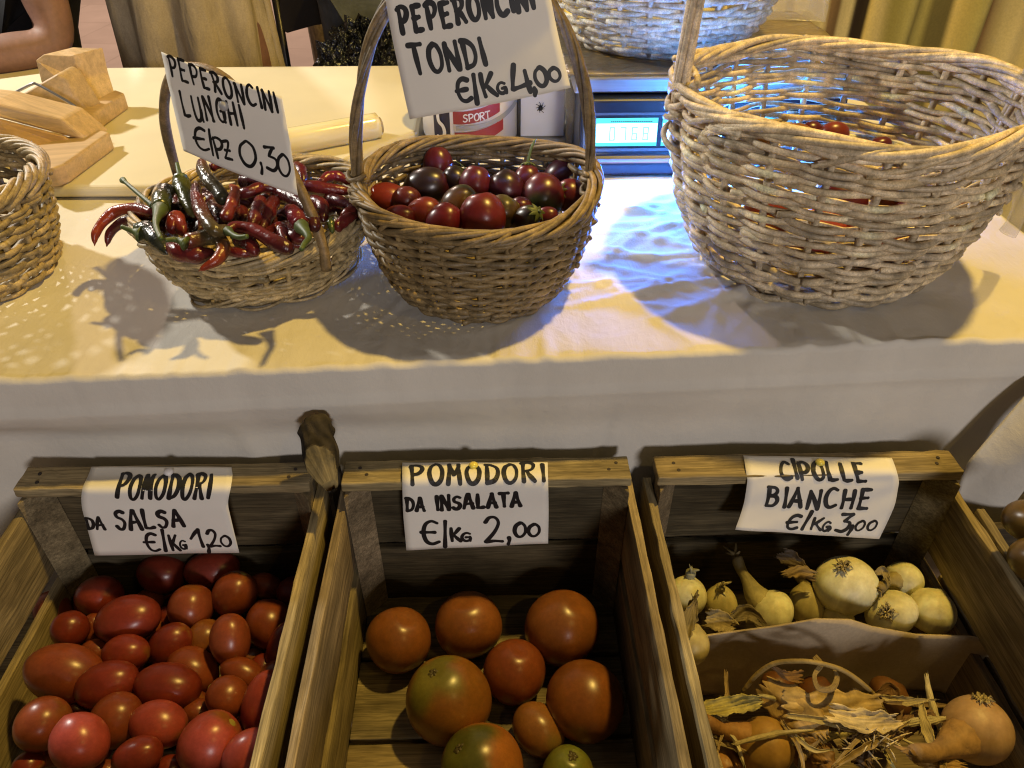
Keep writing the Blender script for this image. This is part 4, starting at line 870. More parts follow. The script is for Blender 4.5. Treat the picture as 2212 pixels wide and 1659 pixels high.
def husk(pts, wds, z0, z1, col, label, cat='onion leaf', group='dry onion leaves and skins', name='onion_husk', cup=.35, torn=True, nn=44):
    q = spline(pts, nn); P = np.array([at_z(*z6(a_), z) for a_, z in zip(q, np.linspace(z0, z1, nn))]); k = .4668*np.array([depth(p) for p in P])/FPX
    wv = np.interp(np.linspace(0, 1, nn), np.linspace(0, 1, len(wds)), wds)*k/2; _, T, _, _ = frames(P)
    b = MB(); m_ = 15; V = []; tn = []; w1, w2, w3, w4 = Wob(6, .5), Wob(9, .5, 2), Wob(6, .3), Wob(8, .5, 2); tw = rng.normal(0, .5); cs = rng.choice([-1, 1])*cup if torn else cup
    for i in range(nn):
        s_ = i/(nn-1); vd = CAM-P[i]; vd /= np.linalg.norm(vd); s = np.cross(T[i], vd); s /= np.linalg.norm(s)+1e-9
        an = tw*(s_-.5)*2+.3*w1(4*s_); s, vd = s*math.cos(an)+vd*math.sin(an), vd*math.cos(an)-s*math.sin(an)
        for j in range(m_):
            x = (j/(m_-1)-.5)*2; ed = 1; al = 0
            if torn:
                ed = 1+(w2(s_*5.1) if x > 0 else w4(s_*4.3))*.32*abs(x)**2+.03*rng.normal()*abs(x)**6
                al = ((1-s_)**9*w2(7*x)-s_**9*w4(8*x))*.012
            V.append(P[i]+T[i]*al+s*x*wv[i]*ed-vd*wv[i]*cs*(x*x)+vd*wv[i]*(.30*w1(3*s_+2.2*x)+.10*w2(2*x+5*s_)))
            tn.append(np.array(col)*(1+.35*w3(x*2+3*s_)+.22*math.cos(x*19+2*w1(s_))))
    b.add(V, [(i*m_+j, (i+1)*m_+j, (i+1)*m_+j+1, i*m_+j+1) for i in range(nn-1) for j in range(m_-1)], np.clip(np.array(tn), .008, .8))
    o = b.build(name, HUSK, origin=P[nn//2], solid=.0004); return tag(o, label, cat, group)
husk([(200, 1120), (225, 1040), (250, 960), (275, 890)], [60, 70, 80, 30], .625, .635, (.15, .115, .05), 'grey dry leaf standing up at the left corner of the cardboard box')
husk([(330, 960), (400, 980), (460, 1010)], [80, 100, 50], .605, .605, (.28, .22, .10), 'ragged pale leaf lying before the flat cut white onion')
husk([(670, 660), (720, 690), (780, 740)], [60, 80, 40], .62, .61, (.06, .04, .02), 'dark shrivelled leaf at the back of the white onions')
husk([(690, 760), (760, 750), (830, 770)], [30, 60, 50], .62, .61, (.26, .18, .07), 'brown torn leaf left of the biggest white onion')
husk([(450, 960), (520, 940), (590, 990)], [50, 80, 30], .61, .61, (.13, .10, .045), 'dark curled leaf beside the long necked onion')
husk([(1110, 760), (1150, 745), (1170, 790)], [20, 40, 20], .61, .61, (.25, .2, .1), 'little shrivelled skin between two white onions at the back')

# cardboard box holding the brown onions
yb_ = -.186
top = [(215, 1122), (318, 1046), (470, 1025), (650, 1002), (840, 968), (1000, 972), (1100, 1004), (1300, 1040), (1560, 1050), (1690, 1085)]
TP = np.array([at_y(*z6(p), yb_+.010*math.sin(i*1.1)) for i, p in enumerate(top)])
cb = thing('cardboard_box', (TP[:, 0].mean(), yb_, .49), 'grey cardboard box with wavy torn top edge set inside the onion crate', 'box')
def back(u, v):
    i = u*(len(TP)-1); k = min(int(i), len(TP)-2); f = i-k; p = TP[k]*(1-f)+TP[k+1]*f
    return (p[0], p[1]+.006*math.sin(7*u)*math.sin(3*v)*(1-v), p[2]*(1-v)+.492*v)
b = MB(); grid(b, back, 54, 14); b.build('back_wall', CARD, cb, solid=.0022)
xl, xr = TP[0][0], TP[-1][0]; zl, zr = TP[0][2], TP[-1][2]
def lw(u, v):
    y = yb_-u*.30; return (xl-.002+.012*math.sin(3*u)*(1-v)-.004*v, y, (zl+.018*math.sin(2.2*u))*(1-v)+.492*v)
def rw(u, v):
    y = yb_-u*.30; return (xr+.012*min(1, u*3)-.008*v+.006*math.sin(4*u), y, (zr-.004+.004*math.sin(5*u))*(1-v)+.492*v)
b = MB(); grid(b, lw, 30, 10); b.build('side_wall', CARD, cb, solid=.0022)
b = MB(); grid(b, rw, 30, 10); b.build('side_wall', CARD, cb, solid=.0022)
b = MB(); grid(b, lambda u, v: (xl+(xr-xl)*u, yb_-.302+.004*math.sin(6*u), .635*(1-v)+.492*v), 30, 8); b.build('front_wall', CARD, cb, solid=.0022)
YO = (.34, .165, .035); GB = 'brown onions in the cardboard box'
onion('brown_onion', (600, 1560), 265, 255, 150, .600, (.38, .22, .05), 'golden brown onion with a thick neck at the left of the box', neck=[(470, 1500), (380, 1470), (320, 1440)], group=GB, neckcol=((.34, .17, .05), (.22, .11, .03)))
onion('brown_onion', (1580, 1480), 300, 300, 200, .615, (.46, .30, .17), 'large pale pinkish onion with a neck pointing left, in the right corner of the box', neck=[(1470, 1545), (1380, 1585), (1290, 1590)], root=(1600, 1345), group=GB, neckcol=((.42, .25, .10), (.30, .18, .07)))
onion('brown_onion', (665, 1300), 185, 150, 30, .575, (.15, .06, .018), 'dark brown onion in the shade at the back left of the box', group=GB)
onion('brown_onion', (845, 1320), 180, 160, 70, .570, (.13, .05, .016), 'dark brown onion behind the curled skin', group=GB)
onion('brown_onion', (820, 1590), 190, 150, 120, .580, (.28, .14, .04), 'brown onion under the loose skins at the bottom of the picture', group=GB)
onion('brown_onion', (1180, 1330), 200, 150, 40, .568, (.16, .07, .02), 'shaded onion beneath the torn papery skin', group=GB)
onion('brown_onion', (420, 1650), 200, 150, 60, .580, (.33, .16, .04), 'brown onion cut off by the bottom edge at the left box wall', group=GB)
husk([(590, 1270), (700, 1370), (800, 1450), (870, 1530)], [90, 190, 210, 60], .622, .628, (.36, .24, .09), 'large brown onion skin with a pale rib across the box')
husk([(690, 1350), (860, 1380), (1000, 1385), (1140, 1375)], [120, 170, 150, 100], .630, .634, (.44, .31, .13), 'broad torn papery skin in the middle of the box')
husk([(900, 1400), (1040, 1440), (1150, 1440), (1215, 1440)], [80, 100, 90, 70], .640, .642, (.58, .46, .25), 'pale rolled skin lying on the broad papery one')
husk([(290, 1390), (400, 1375), (500, 1355), (580, 1350)], [60, 80, 80, 60], .628, .634, (.40, .34, .10), 'yellow green dry leaf at the left back of the box')
husk([(830, 1140), (860, 1180), (830, 1230), (850, 1290), (910, 1290), (935, 1240), (915, 1190)], [30, 26, 18, 24, 28, 24, 8], .655, .650, (.26, .18, .07), 'curled strip of dry skin hooked on the thin stalk', torn=False, cup=.1, nn=32)
husk([(640, 1190), (700, 1230), (770, 1240)], [16, 40, 60], .640, .625, (.22, .12, .04), 'thin torn skin hanging under the arched stalk')
husk([(1240, 1500), (1300, 1440), (1370, 1430), (1330, 1500)], [60, 80, 60, 30], .615, .615, (.20, .11, .04), 'brown ruffled skin left of the large pale onion')
husk([(1120, 1310), (1180, 1290), (1190, 1340)], [20, 60, 60], .615, .605, (.15, .08, .03), 'small dark skin at the back right of the box')
husk([(960, 1540), (1040, 1600), (1080, 1660)], [70, 100, 60], .622, .622, (.10, .06, .03), 'dark crumpled leaf under the pale roots')
husk([(760, 1540), (860, 1600), (930, 1660)], [80, 110, 80], .618, .618, (.22, .12, .04), 'brown leaf folded beside the dark crumpled one')
husk([(1290, 1610), (1400, 1640), (1520, 1660)], [50, 70, 50], .622, .622, (.36, .22, .07), 'narrow yellow leaf at the bottom under the pinkish onion')
husk([(1260, 1420), (1220, 1480), (1200, 1530)], [60, 70, 40], .622, .622, (.14, .08, .03), 'small brown flake above the pale roots')
TANG = 'ragged ochre strip of dry skin in the tangle over the brown onions'
for q in range(30):
    x0, y0 = rng.uniform(330, 1420), rng.uniform(1330, 1640); e_ = rng.normal(.25, .6); l_ = rng.uniform(80, 210)
    husk([(x0-l_*math.cos(e_), y0-l_*math.sin(e_)), (x0+rng.normal(0, 14), y0+rng.normal(0, 14)), (x0+l_*math.cos(e_), y0+l_*math.sin(e_))], [rng.uniform(6, 24), rng.uniform(18, 50), rng.uniform(3, 18)], rng.uniform(.605, .635), rng.uniform(.605, .635),
         [(.42, .34, .16), (.30, .21, .09), (.52, .45, .26), (.22, .15, .07), (.42, .36, .16)][q % 5], TANG, cup=rng.uniform(.3, 1.0))
b = MB()
P = np.array([at_z(*z6(p), z) for p, z in zip(spline([(495, 1312), (560, 1230), (640, 1175), (740, 1163), (840, 1170), (960, 1205), (1060, 1275), (1120, 1340), (1160, 1410)], 40), .60+.06*np.sin(np.linspace(0, math.pi, 40)))])
tube(b, P, .0024, 7, (.34, .24, .08)); tag(b.build('dry_stalk', HUSK), 'thin arched dry stalk rising over the brown onions', 'stalk')
b = MB()
for q in range(70):                                            # tuft of pale roots
    base = np.array(at_z(*z6((1100+rng.normal(0, 60), 1510+rng.normal(0, 28))), .628)); d = rng.normal(0, 1, 3)*np.array([.010, .008, .008])+np.array([0, 0, .004])
    tube(b, [base, base+d*.5+np.array([0, 0, .002]), base+d*.95], [.0009, .0008, .0004], 4, np.array([.66, .55, .38])*rng.uniform(.6, 1.2))
tag(b.build('root_clump', HUSK), 'clump of pale hairy onion roots in the middle of the box', 'roots')
# the crate beyond the hanging cloth corner
for x, y, z, r_, lab in ((*at_y(2240, 1128, -.155), .030, 'yellow brown pumpkin at the back of the crate at the right edge'), (*at_y(2262, 1215, -.20), .032, 'yellow pumpkin in front of the other in the crate at the right edge'), (.66, -.16, .60, .05, 'pumpkin under the two at the right edge'), (.60, -.19, .54, .045, 'pumpkin at the bottom of the edge crate'), (.74, -.22, .54, .045, 'pumpkin on the far floor of the edge crate')):
    def shp(t, z_, q): return z_-.18*math.exp(-(t/.12)**2), q
    o, M = ell('small_pumpkin', np.array([x, y, z]), r_*1.5, r_*2, R(80), r_*2, lambda t, p: np.array([.12, .07, .013])*(1+.10*math.cos(9*p)), lab, 'pumpkin', 'pumpkins in the edge crate', shape=shp)

# ------------------------------------------------------------------ shop scale
sy = .462
sx0, sx1 = .128, .520
sk = thing('shop_scale', (.32, .60, ZT), 'shop scale with two glowing blue white displays and a steel pan', 'scale')
b = MB(); prof = [(sy-.012, ZT+.003), (sy-.014, ZT+.022), (sy+.0, ZT+.030), (sy+.012, ZT+.108), (sy+.05, ZT+.112), (.78, ZT+.112), (.80, ZT+.10), (.80, ZT+.003)]
prism(b, [(sx0, y, z) for y, z in prof], (sx1-sx0, 0, 0)); b.build('body', NAVY, sk, False, bevel=.004, seg=3)
nrm = np.array([0, -.078, .012]); nrm /= np.linalg.norm(nrm)
def panel(x, z, off): return np.array([x, sy+(z-ZT-.030)/.078*.012, z])+nrm*off
b = MB()
def plate(mb, x0, x1, z0, z1, off): mb.add([panel(x0, z0, off), panel(x1, z0, off), panel(x1, z1, off), panel(x0, z1, off)], [(0, 1, 2, 3)])
for x0, x1, z0, z1 in ((.134, .148, ZT+.034, ZT+.10), ):
    plate(b, x0, x1, z0, z1, .0015)
for x0, x1, z0, z1 in ((.134, .514, ZT+.036, ZT+.0405), (.134, .514, ZT+.087, ZT+.0905)): plate(b, x0, x1, z0, z1, .0018)
b.build('bezel', GREY, sk, False)
DX = [(.152, .2435), (.250, .3405), (.347, .437)]
for k, (x0, x1) in enumerate(DX):
    z0, z1 = ZT+.0435, ZT+.083
    b = MB(); plate(b, x0, x1, z0, z1, .0012); d = b.build('display', LCDG, sk, False)
    b = MB(); plate(b, x0+.001, x1-.001, z0+.0055, z1-.0075, .0022); b.build('lit_area', LCD, d, False)
    if k == 0:
        b = MB(); seg = {'0': 'abcdef', '7': 'abc', '6': 'acdefg', '8': 'abcdefg', '2': 'abged'}
        for q, ch in enumerate('0768'):
            xx = x0+.020+q*.0165; w_, h_ = .009, .0195; zz0 = z0+.008; t = .0021
            S_ = {'a': (0, h_-t, w_, h_), 'd': (0, 0, w_, t), 'g': (0, h_/2-t/2, w_, h_/2+t/2), 'f': (0, h_/2, t, h_), 'e': (0, 0, t, h_/2), 'b': (w_-t, h_/2, w_, h_), 'c': (w_-t, 0, w_, h_/2)}
            for s_ in seg[ch]:
                a0, c0, a1, c1 = S_[s_]; plate(b, xx+a0, xx+a1, zz0+c0, zz0+c1, .0030)
        plate(b, x0+.0325, x0+.0340, z0+.0075, z0+.009, .0030)
        b.build('digits', SEG, d, False)
        b = MB()
        for q in range(22): plate(b, x0+.022+q*.0028, x0+.0238+q*.0028, z1-.0055, z1-.0040, .0030)
        b.build('caption', LNAVY, d, False)
b = MB(); box(b, (.335, .66, ZT+.1235), (.43, .345, .022)); b.build('load_frame', STEEL, sk, False, bevel=.003)
b = MB(); grid(b, lambda u, v: (.108+.46*u, .497+.385*v, .986+.0015*math.sin(31*u+9*v)*math.sin(17*v)), 40, 30); b.build('pan', FILM, sk, solid=.003)
dl = bpy.data.lights.new('display_glow', 'AREA'); do = bpy.data.objects.new('display_glow', dl); sc.collection.objects.link(do)
dl.shape = 'RECTANGLE'; dl.size = .285; dl.size_y = .036; dl.energy = 10.5; dl.color = (.025, .19, 1.0)   # unseen lamp added before the three displays for their blue spill
do.location = panel(.2945, ZT+.063, .005); do.rotation_euler = Vector(nrm).to_track_quat('-Z', 'Y').to_euler()
# the blue light on the cloth comes from the added area lamp above
tub = thing('plastic_tub', (.50, .84, .986), 'clear plastic tub with rounded corners on the scale pan', 'tub')
b = MB(); grid(b, lambda u, v: (.425+.165*u, .79+.02*math.sin(3*u), .989+(.115 if u < .72 else .115-.09*(u-.72)/.28)*v), 16, 8); grid(b, lambda u, v: (.59, .81+.07*u, .989+.03*v), 8, 4); grid(b, lambda u, v: (.425+.165*u, .88, .989+.10*v), 12, 6)
b.build('tub_wall', CLEAR, tub, solid=.0012)
b = MB(); tube(b, [(.425, .788, 1.104), (.485, .805, 1.104), (.54, .808, 1.103), (.56, .806, 1.075), (.588, .792, 1.02)], .002, 6); b.build('tub_rim', CLEAR, tub)

# tin with sport label, box and clear holder behind the pepper basket
tx, ty, tr = -.035, .640, .081
tn_ = thing('label_tub', (tx, ty, ZT), 'white tub with navy and red SPORT label behind the round pepper basket', 'tub')
def cyl(th, z, r_): return np.array([tx+r_*math.sin(th), ty-r_*math.cos(th), z])
b = MB(); prof = [(0, ZT+.004), (tr-.004, ZT+.004), (tr, ZT+.010), (tr, ZT+.105), (tr-.004, ZT+.112), (tr-.01, ZT+.118), (0, ZT+.118)]
N_ = 48; V = []; 
for r_, z in prof: V += [cyl(2*math.pi*i/N_, z, r_) for i in range(N_)]
b.add(V, [(k*N_+i, k*N_+(i+1) % N_, (k+1)*N_+(i+1) % N_, (k+1)*N_+i) for k in range(len(prof)-1) for i in range(N_)]); b.build('tub_body', TUBW, tn_)
def band(mt, name, a0, a1, f0, f1, off):
    b = MB(); n = 14; V = []
    for i in range(n+1):
        s = i/n; th = a0+(a1-a0)*s; V += [cyl(th, ZT+f0(s), tr+off), cyl(th, ZT+f1(s), tr+off)]
    b.add(V, [(2*i, 2*i+2, 2*i+3, 2*i+1) for i in range(n)]); return b.build(name, mt, tn_)
band(LNAVY, 'navy_block', -.80, -.40, lambda s: .008, lambda s: .080, .0008)
band(LWHITE, 'white_stripe', -.40, -.33, lambda s: .008, lambda s: .082, .0008)
band(LRED, 'red_stripe', -.33, .62, lambda s: .044+.016*s*s, lambda s: .064+.016*s*s, .0008)
band(LGREY, 'grey_stripe', -.28, 1.3, lambda s: .034+.034*s*s, lambda s: .042+.036*s*s, .0009)
band(LRED, 'red_stripe', -.31, .70, lambda s: .012+.018*s*s, lambda s: .031+.018*s*s, .0008)
band(LGREY, 'grey_peaks', -.30, .30, lambda s: .066+.006*s, lambda s: .070+.008*s+.010*abs(math.sin(7*s)), .0008)
b = MB()
def tub_text(txt, a0, a1, zb0, zb1, h, pen):
    tot = sum(ADV.get(c_, 1) for c_ in txt)-.15; x = 0
    for ch in txt:
        for st in GL[ch]:
            q = spline(st, 4 if len(st) == 2 else len(st)*4); fx = (x+q[:, 0])/tot; th = a0+(a1-a0)*fx
            P = np.array([cyl(t, ZT+zb0+(zb1-zb0)*f+h*yv, tr+.0018) for t, f, yv in zip(th, fx, q[:, 1])]); NN = np.array([[math.sin(t), -math.cos(t), 0] for t in th]); ribbon(b, P, NN, np.full(len(P), pen))
        x += ADV.get(ch, 1)
tub_text('SPORT', -.13, .39, .0490, .0530, .0110, .0010); tub_text('S', -.70, -.50, .014, .016, .052, .0032)
b.build('label_lettering', LWHITE, tn_, False)
bx = thing('white_box', (.083, .62, ZT), 'upright white box with a black spider shaped mark, next to the tub', 'box')
b = MB(); box(b, (.083, .640, ZT+.056), (.075, .05, .104)); b.build('carton', LWHITE, bx, False, bevel=.002)
b = MB(); box(b, (.044, .612, ZT+.050), (.006, .006, .092)); b.build('dark_edge', CHAIRM, bx, False, bevel=.001)
b = MB(); box(b, (.088, .6135, ZT+.090), (.056, .001, .024)); b.build('card', PAPER, bx, False)
b = MB(); tube(b, [(.078, .6135, ZT+.048), (.0795, .612, ZT+.051), (.080, .6135, ZT+.056)], [.002, .004, .002], 8)
for q in range(9):
    a_ = q*.7+.2; l = rng.uniform(.006, .010); tube(b, [(.0795, .6140, ZT+.052), (.0795+l*.6*math.cos(a_), .6128, ZT+.052+l*.6*math.sin(a_)), (.0795+l*math.cos(a_+.2), .6138, ZT+.052+l*math.sin(a_+.2))], .0005, 4)
b.build('spider_mark', INK, bx)
gl = thing('clear_jar', (.135, .60, ZT), 'small clear plastic jar standing between the white box and the scale', 'jar')
b = MB(); pr = [(.012, .004), (.0155, .008), (.0155, .060), (.017, .066), (.019, .070), (.019, .112), (.0165, .118)]; V = []
for r_, z in pr: V += [(.133+r_*math.cos(2*math.pi*i/24), .565+r_*math.sin(2*math.pi*i/24), ZT+z) for i in range(24)]
b.add(V, [(k*24+i, k*24+(i+1) % 24, (k+1)*24+(i+1) % 24, (k+1)*24+i) for k in range(6) for i in range(24)]); b.build('jar_wall', mat('smoky_plastic', (.22, .20, .17), .15, alpha=.6), gl, solid=.001)

# roll of film on the board
p0, p1 = at_z(560, 318, .888), at_z(815, 272, .888); ax = (p1-p0)/np.linalg.norm(p1-p0)
fr = thing('film_roll', (*((p0+p1)/2)[:2], zb), 'roll of shiny clear food film lying on the cream board', 'film roll')
b = MB(); n = 22; tube(b, [p0+(p1-p0)*i/n for i in range(n+1)], .0205, 28, (1, 1, 1)); b.build('film', FOIL, fr)
b = MB(); tube(b, [p0-ax*.006, p1+ax*.006], .013, 20); b.build('core_tube', CARD, fr)

# ------------------------------------------------------------------ wooden press at the left
def zw(x, y): return .2454*x, .2454*y
pr_ = thing('wooden_press', (-.66, .58, zb), 'light beech press with sloping boards and a wire bail on two feet', 'press')
def slab(name, pts, ext, tint=(1, 1, 1), bev=.004):
    b = MB(); prism(b, pts, ext, tint); return b.build(name, WOODP, pr_, False, bevel=bev, seg=3)
T_ = lambda p, z: at_z(*zw(*p), z)
# feet
zf1 = zb+.028
A_ = [T_((330, 1490), zf1), T_((470, 1478), zf1), T_((560, 1445), zf1), T_((965, 1160), zf1), T_((850, 1128), zf1), T_((420, 1250), zf1), T_((120, 1330), zf1)]
slab('foot', A_, (0, 0, -.0275), (.92, .9, .88))
B_ = [T_((560, 1050), zf1), T_((760, 1045), zf1), T_((1095, 815), zf1), T_((1010, 785), zf1), T_((820, 890), zf1)]
slab('foot', B_, (0, 0, -.0275), (.95, .92, .9))
# long lower board resting on the front foot, its end cut slantwise
yA = .50
slab('lower_board', [at_y(*zw(-420, 860), yA), at_y(*zw(-60, 900), yA), at_y(*zw(545, 1050), yA), at_y(*zw(800, 1260), yA), at_y(*zw(560, 1195), yA-.004), at_y(*zw(0, 1045), yA-.004), at_y(*zw(-420, 960), yA)], (.008, .055, .0), (1, .98, .92))
slab('front_board', [at_y(*zw(-420, 965), yA-.008), at_y(*zw(0, 1052), yA-.008), at_y(*zw(560, 1200), yA-.008), at_y(*zw(715, 1328), yA-.008), at_y(*zw(480, 1345), yA-.03), at_y(*zw(180, 1312), yA-.03), at_y(*zw(-420, 1160), yA-.03)], (.0, .012, -.004), (.95, .86, .86))
# sloping wedge with the trough
yB = .63
slab('wedge_block', [at_y(*zw(70, 900), yB-.02), at_y(*zw(500, 650), yB), at_y(*zw(570, 690), yB), at_y(*zw(770, 1000), yB), at_y(*zw(570, 1048), yB-.015), at_y(*zw(230, 960), yB-.02)], (.012, .035, .004), (.9, .88, .8))
yC = .70
slab('upright_plate', [at_y(*zw(310, 530), yC), at_y(*zw(380, 478), yC), at_y(*zw(610, 490), yC), at_y(*zw(650, 480), yC), at_y(*zw(700, 700), yC), at_y(*zw(800, 1000), yC-.03), at_y(*zw(740, 900), yC-.02), at_y(*zw(370, 760), yC)], (.030, .045, .0), (1.02, 1.0, .95), .007)
b = MB(); P = spline([at_y(*zw(48, 915), yB-.03), at_y(*zw(60, 870), yB-.03), at_y(*zw(100, 835), yB-.03), at_y(*zw(270, 745), yB-.03), at_y(*zw(330, 745), yB-.03), at_y(*zw(470, 820), yB-.04), at_y(*zw(630, 915), yB-.05), at_y(*zw(675, 955), yB-.055), at_y(*zw(700, 1015), yB-.06)], 50)
tube(b, P, .0022, 8); b.build('wire_bail', WIRE, pr_)
b = MB(); tube(b, [at_y(*zw(720, 590), yC+.022), at_y(*zw(745, 660), yC+.020), at_y(*zw(785, 780), yC+.010)], [.003, .006, .003], 8); b.build('bolt_slot', WIRE, pr_)

# ------------------------------------------------------------------ people behind the stall
def skin_mesh(name, joints, edges, mt, parent, sub=2):
    """joints: name -> (point, radius)"""
    names = list(joints); me = bpy.data.meshes.new(name); me.from_pydata([tuple(joints[n][0]) for n in names], [(names.index(a_), names.index(c_)) for a_, c_ in edges], [])
    o = bpy.data.objects.new(name, me); sc.collection.objects.link(o); md = o.modifiers.new('skin', 'SKIN'); md.use_smooth_shade = True
    if not me.skin_vertices: me.skin_vertices.new()
    for i, n in enumerate(names):
        r_ = joints[n][1]; me.skin_vertices[0].data[i].radius = r_ if isinstance(r_, tuple) else (r_, r_)
    me.skin_vertices[0].data[0].use_root = True
    s_ = o.modifiers.new('sub', 'SUBSURF'); s_.levels = sub; s_.render_levels = sub; me.materials.append(mt)
    o.parent = parent; o.matrix_parent_inverse = Matrix.Translation(-Vector(parent.location)); return o
def person(x, y, label, shoulders, hips, armL, armR, shirt, trousers, head_turn=0, sleeve=.45, hgt=1.72, fingersL=None):
    root = thing('person', (x, y, 0), label, 'person'); s = hgt/1.72
    J = {'pelvis': ((x, y, .95*s), (.13, .10)), 'waist': ((x, y-.01, 1.10*s), (.125, .09)), 'chest': ((x, y-.01, 1.30*s), (.15, .10)), 'neckb': ((x, y, 1.45*s), .065), 'neck': ((x, y-.015, 1.52*s), .052),
         'head': ((x, y-.03, 1.62*s), (.075, .09)), 'crown': ((x, y-.02, 1.70*s), (.06, .07))}
    E = [('pelvis', 'waist'), ('waist', 'chest'), ('chest', 'neckb'), ('neckb', 'neck'), ('neck', 'head'), ('head', 'crown')]
    for sd, arm in (('l', armL), ('r', armR)):
        sh, el, wr, ha = [np.array(p) for p in arm]
        J['sh'+sd] = (sh, .058); J['ua'+sd] = ((sh*.45+el*.55), .050); J['el'+sd] = (el, .042); J['fa'+sd] = ((el*.65+wr*.35), .042); J['wr'+sd] = (wr, .027); J['ha'+sd] = ((wr*.4+ha*.6), (.036, .018))
        E += [('neckb', 'sh'+sd), ('sh'+sd, 'ua'+sd), ('ua'+sd, 'el'+sd), ('el'+sd, 'fa'+sd), ('fa'+sd, 'wr'+sd), ('wr'+sd, 'ha'+sd)]
        d = ha-wr; d /= np.linalg.norm(d); sd_ = np.cross(d, [0, 0, 1.]); sd_ /= np.linalg.norm(sd_)
        for q in range(5):
            off = sd_*(.030-.018*q) if q < 4 else sd_*.035-d*.035; l = (.062, .075, .070, .055, .050)[q]
            b0 = ha+off*.9; dd = d if q < 4 else d*.6+sd_*.7
            J['f%d%s' % (q, sd)] = (b0+dd*l*.5+np.array([0, 0, -.004]), .0095); J['t%d%s' % (q, sd)] = (b0+dd*l+np.array([0, 0, -.016]), .0075)
            E += [('ha'+sd, 'f%d%s' % (q, sd)), ('f%d%s' % (q, sd), 't%d%s' % (q, sd))]
    for sx, sd in ((-1, 'l'), (1, 'r')):
        hx = x+sx*.095
        J['hp'+sd] = ((hx, y, .90*s), .10); J['kn'+sd] = ((hx+sx*.01, y-.01, .50*s), .062); J['an'+sd] = ((hx+sx*.01, y+.02, .09), .042); J['to'+sd] = ((hx+sx*.02, y-.14, .04), (.042, .03))
        E += [('pelvis', 'hp'+sd), ('hp'+sd, 'kn'+sd), ('kn'+sd, 'an'+sd), ('an'+sd, 'to'+sd)]
    skin_mesh('body', J, E, SKIN, root)
    K = {k: J[k] for k in ('pelvis', 'waist', 'chest', 'neckb')}; K = {k: (v[0], tuple(np.array(v[1] if isinstance(v[1], tuple) else (v[1], v[1]))+.016)) for k, v in K.items()}
    EE = [('pelvis', 'waist'), ('waist', 'chest'), ('chest', 'neckb')]
    for sd, arm in (('l', armL), ('r', armR)):
        sh, el = np.array(arm[0]), np.array(arm[1]); K['s'+sd] = (sh, .076); K['e'+sd] = (sh+(el-sh)*sleeve, .070); EE += [('neckb', 's'+sd), ('s'+sd, 'e'+sd)]
    skin_mesh('shirt', K, EE, shirt, root)
    K = {'pelvis': (J['pelvis'][0], (.155, .125))}; EE = []
    for sd in 'lr':
        K['h'+sd] = (J['hp'+sd][0], .125); K['k'+sd] = (J['kn'+sd][0], .10); K['a'+sd] = (J['an'+sd][0], .085); EE += [('pelvis', 'h'+sd), ('h'+sd, 'k'+sd), ('k'+sd, 'a'+sd)]
    if trousers is not None: skin_mesh('trousers', K, EE, trousers, root)
    b = MB()
    hc = np.array(J['head'][0])
    def cap(u, v):
        th = 2*math.pi*u; ph = v*1.75; return hc+np.array([0, .012, .035])+np.array([.088*math.sin(ph)*math.cos(th), .108*math.sin(ph)*math.sin(th), .105*math.cos(ph)])*(1+.03*math.sin(11*th)*math.sin(ph))+np.array([0, .02*math.sin(th) if math.sin(th) > 0 else -.0, -.04*max(0, math.sin(th))*v])
    grid(b, cap, 30, 12); b.build('hair', HAIR, root)
    b = MB()
    for sx in (-1, 1): tube(b, [hc+np.array([sx*.034-.008, -.083, .012]), hc+np.array([sx*.034, -.089, .014]), hc+np.array([sx*.034+.008, -.083, .012])], [.003, .006, .003], 8)
    b.build('eyes', INK, root)
    b = MB(); tube(b, [hc+np.array([0, -.082, .02]), hc+np.array([0, -.098, -.012]), hc+np.array([0, -.108, -.025]), hc+np.array([0, -.09, -.034])], [.007, .010, .013, .008], 8); b.build('nose', SKIN, root)
    b = MB(); tube(b, [hc+np.array([-.024, -.080, -.060]), hc+np.array([0, -.092, -.061]), hc+np.array([.024, -.080, -.060])], [.003, .006, .003], 8); b.build('mouth', mat('lips', (.28, .10, .09), .5), root)
    return root
# black shirted seller resting an elbow on the table
ph = at_z(-35, 372, .93)
person(-1.12, 1.16, 'seller in a black T-shirt leaning a bare arm on the table behind the wooden press', 0, 0,
       [(-1.33, 1.14, 1.42), (-1.36, .92, 1.12), (-1.10, .70, .95), (-.87, .56, .925)], [(-.93, 1.12, 1.40), (-.872, 1.02, .905), (-1.04, .90, .90), (-1.12, .88, .895)], BLACKC, BLACKC, sleeve=.42)
p2 = person(-.706, 1.34, 'person in loose beige linen trousers standing behind the cream board', 0, 0,
       [(-.90, 1.36, 1.42), (-.96, 1.46, 1.16), (-.83, 1.56, 1.04), (-.77, 1.57, 1.02)], [(-.51, 1.36, 1.42), (-.45, 1.46, 1.16), (-.58, 1.56, 1.04), (-.64, 1.57, 1.02)], LINEN, None, hgt=1.66)
def linen(u, v):
    th = 2*math.pi*u; z = 1.02-v*.94; f = .012*math.sin(9*th+2*v)+.018*math.sin(5*th+1)*v+.010*math.sin(17*th-3*v)*v
    cl_ = .030*math.exp(-((th-4.65)/.12)**2)*min(1, v*3)
    return (-.706+(.168+.030*v+f)*math.cos(th), 1.33+(.125+.03*v+f-cl_)*math.sin(th), z)
b = MB(); grid(b, linen, 120, 30); b.build('linen_trousers', LINEN, p2, solid=.002)
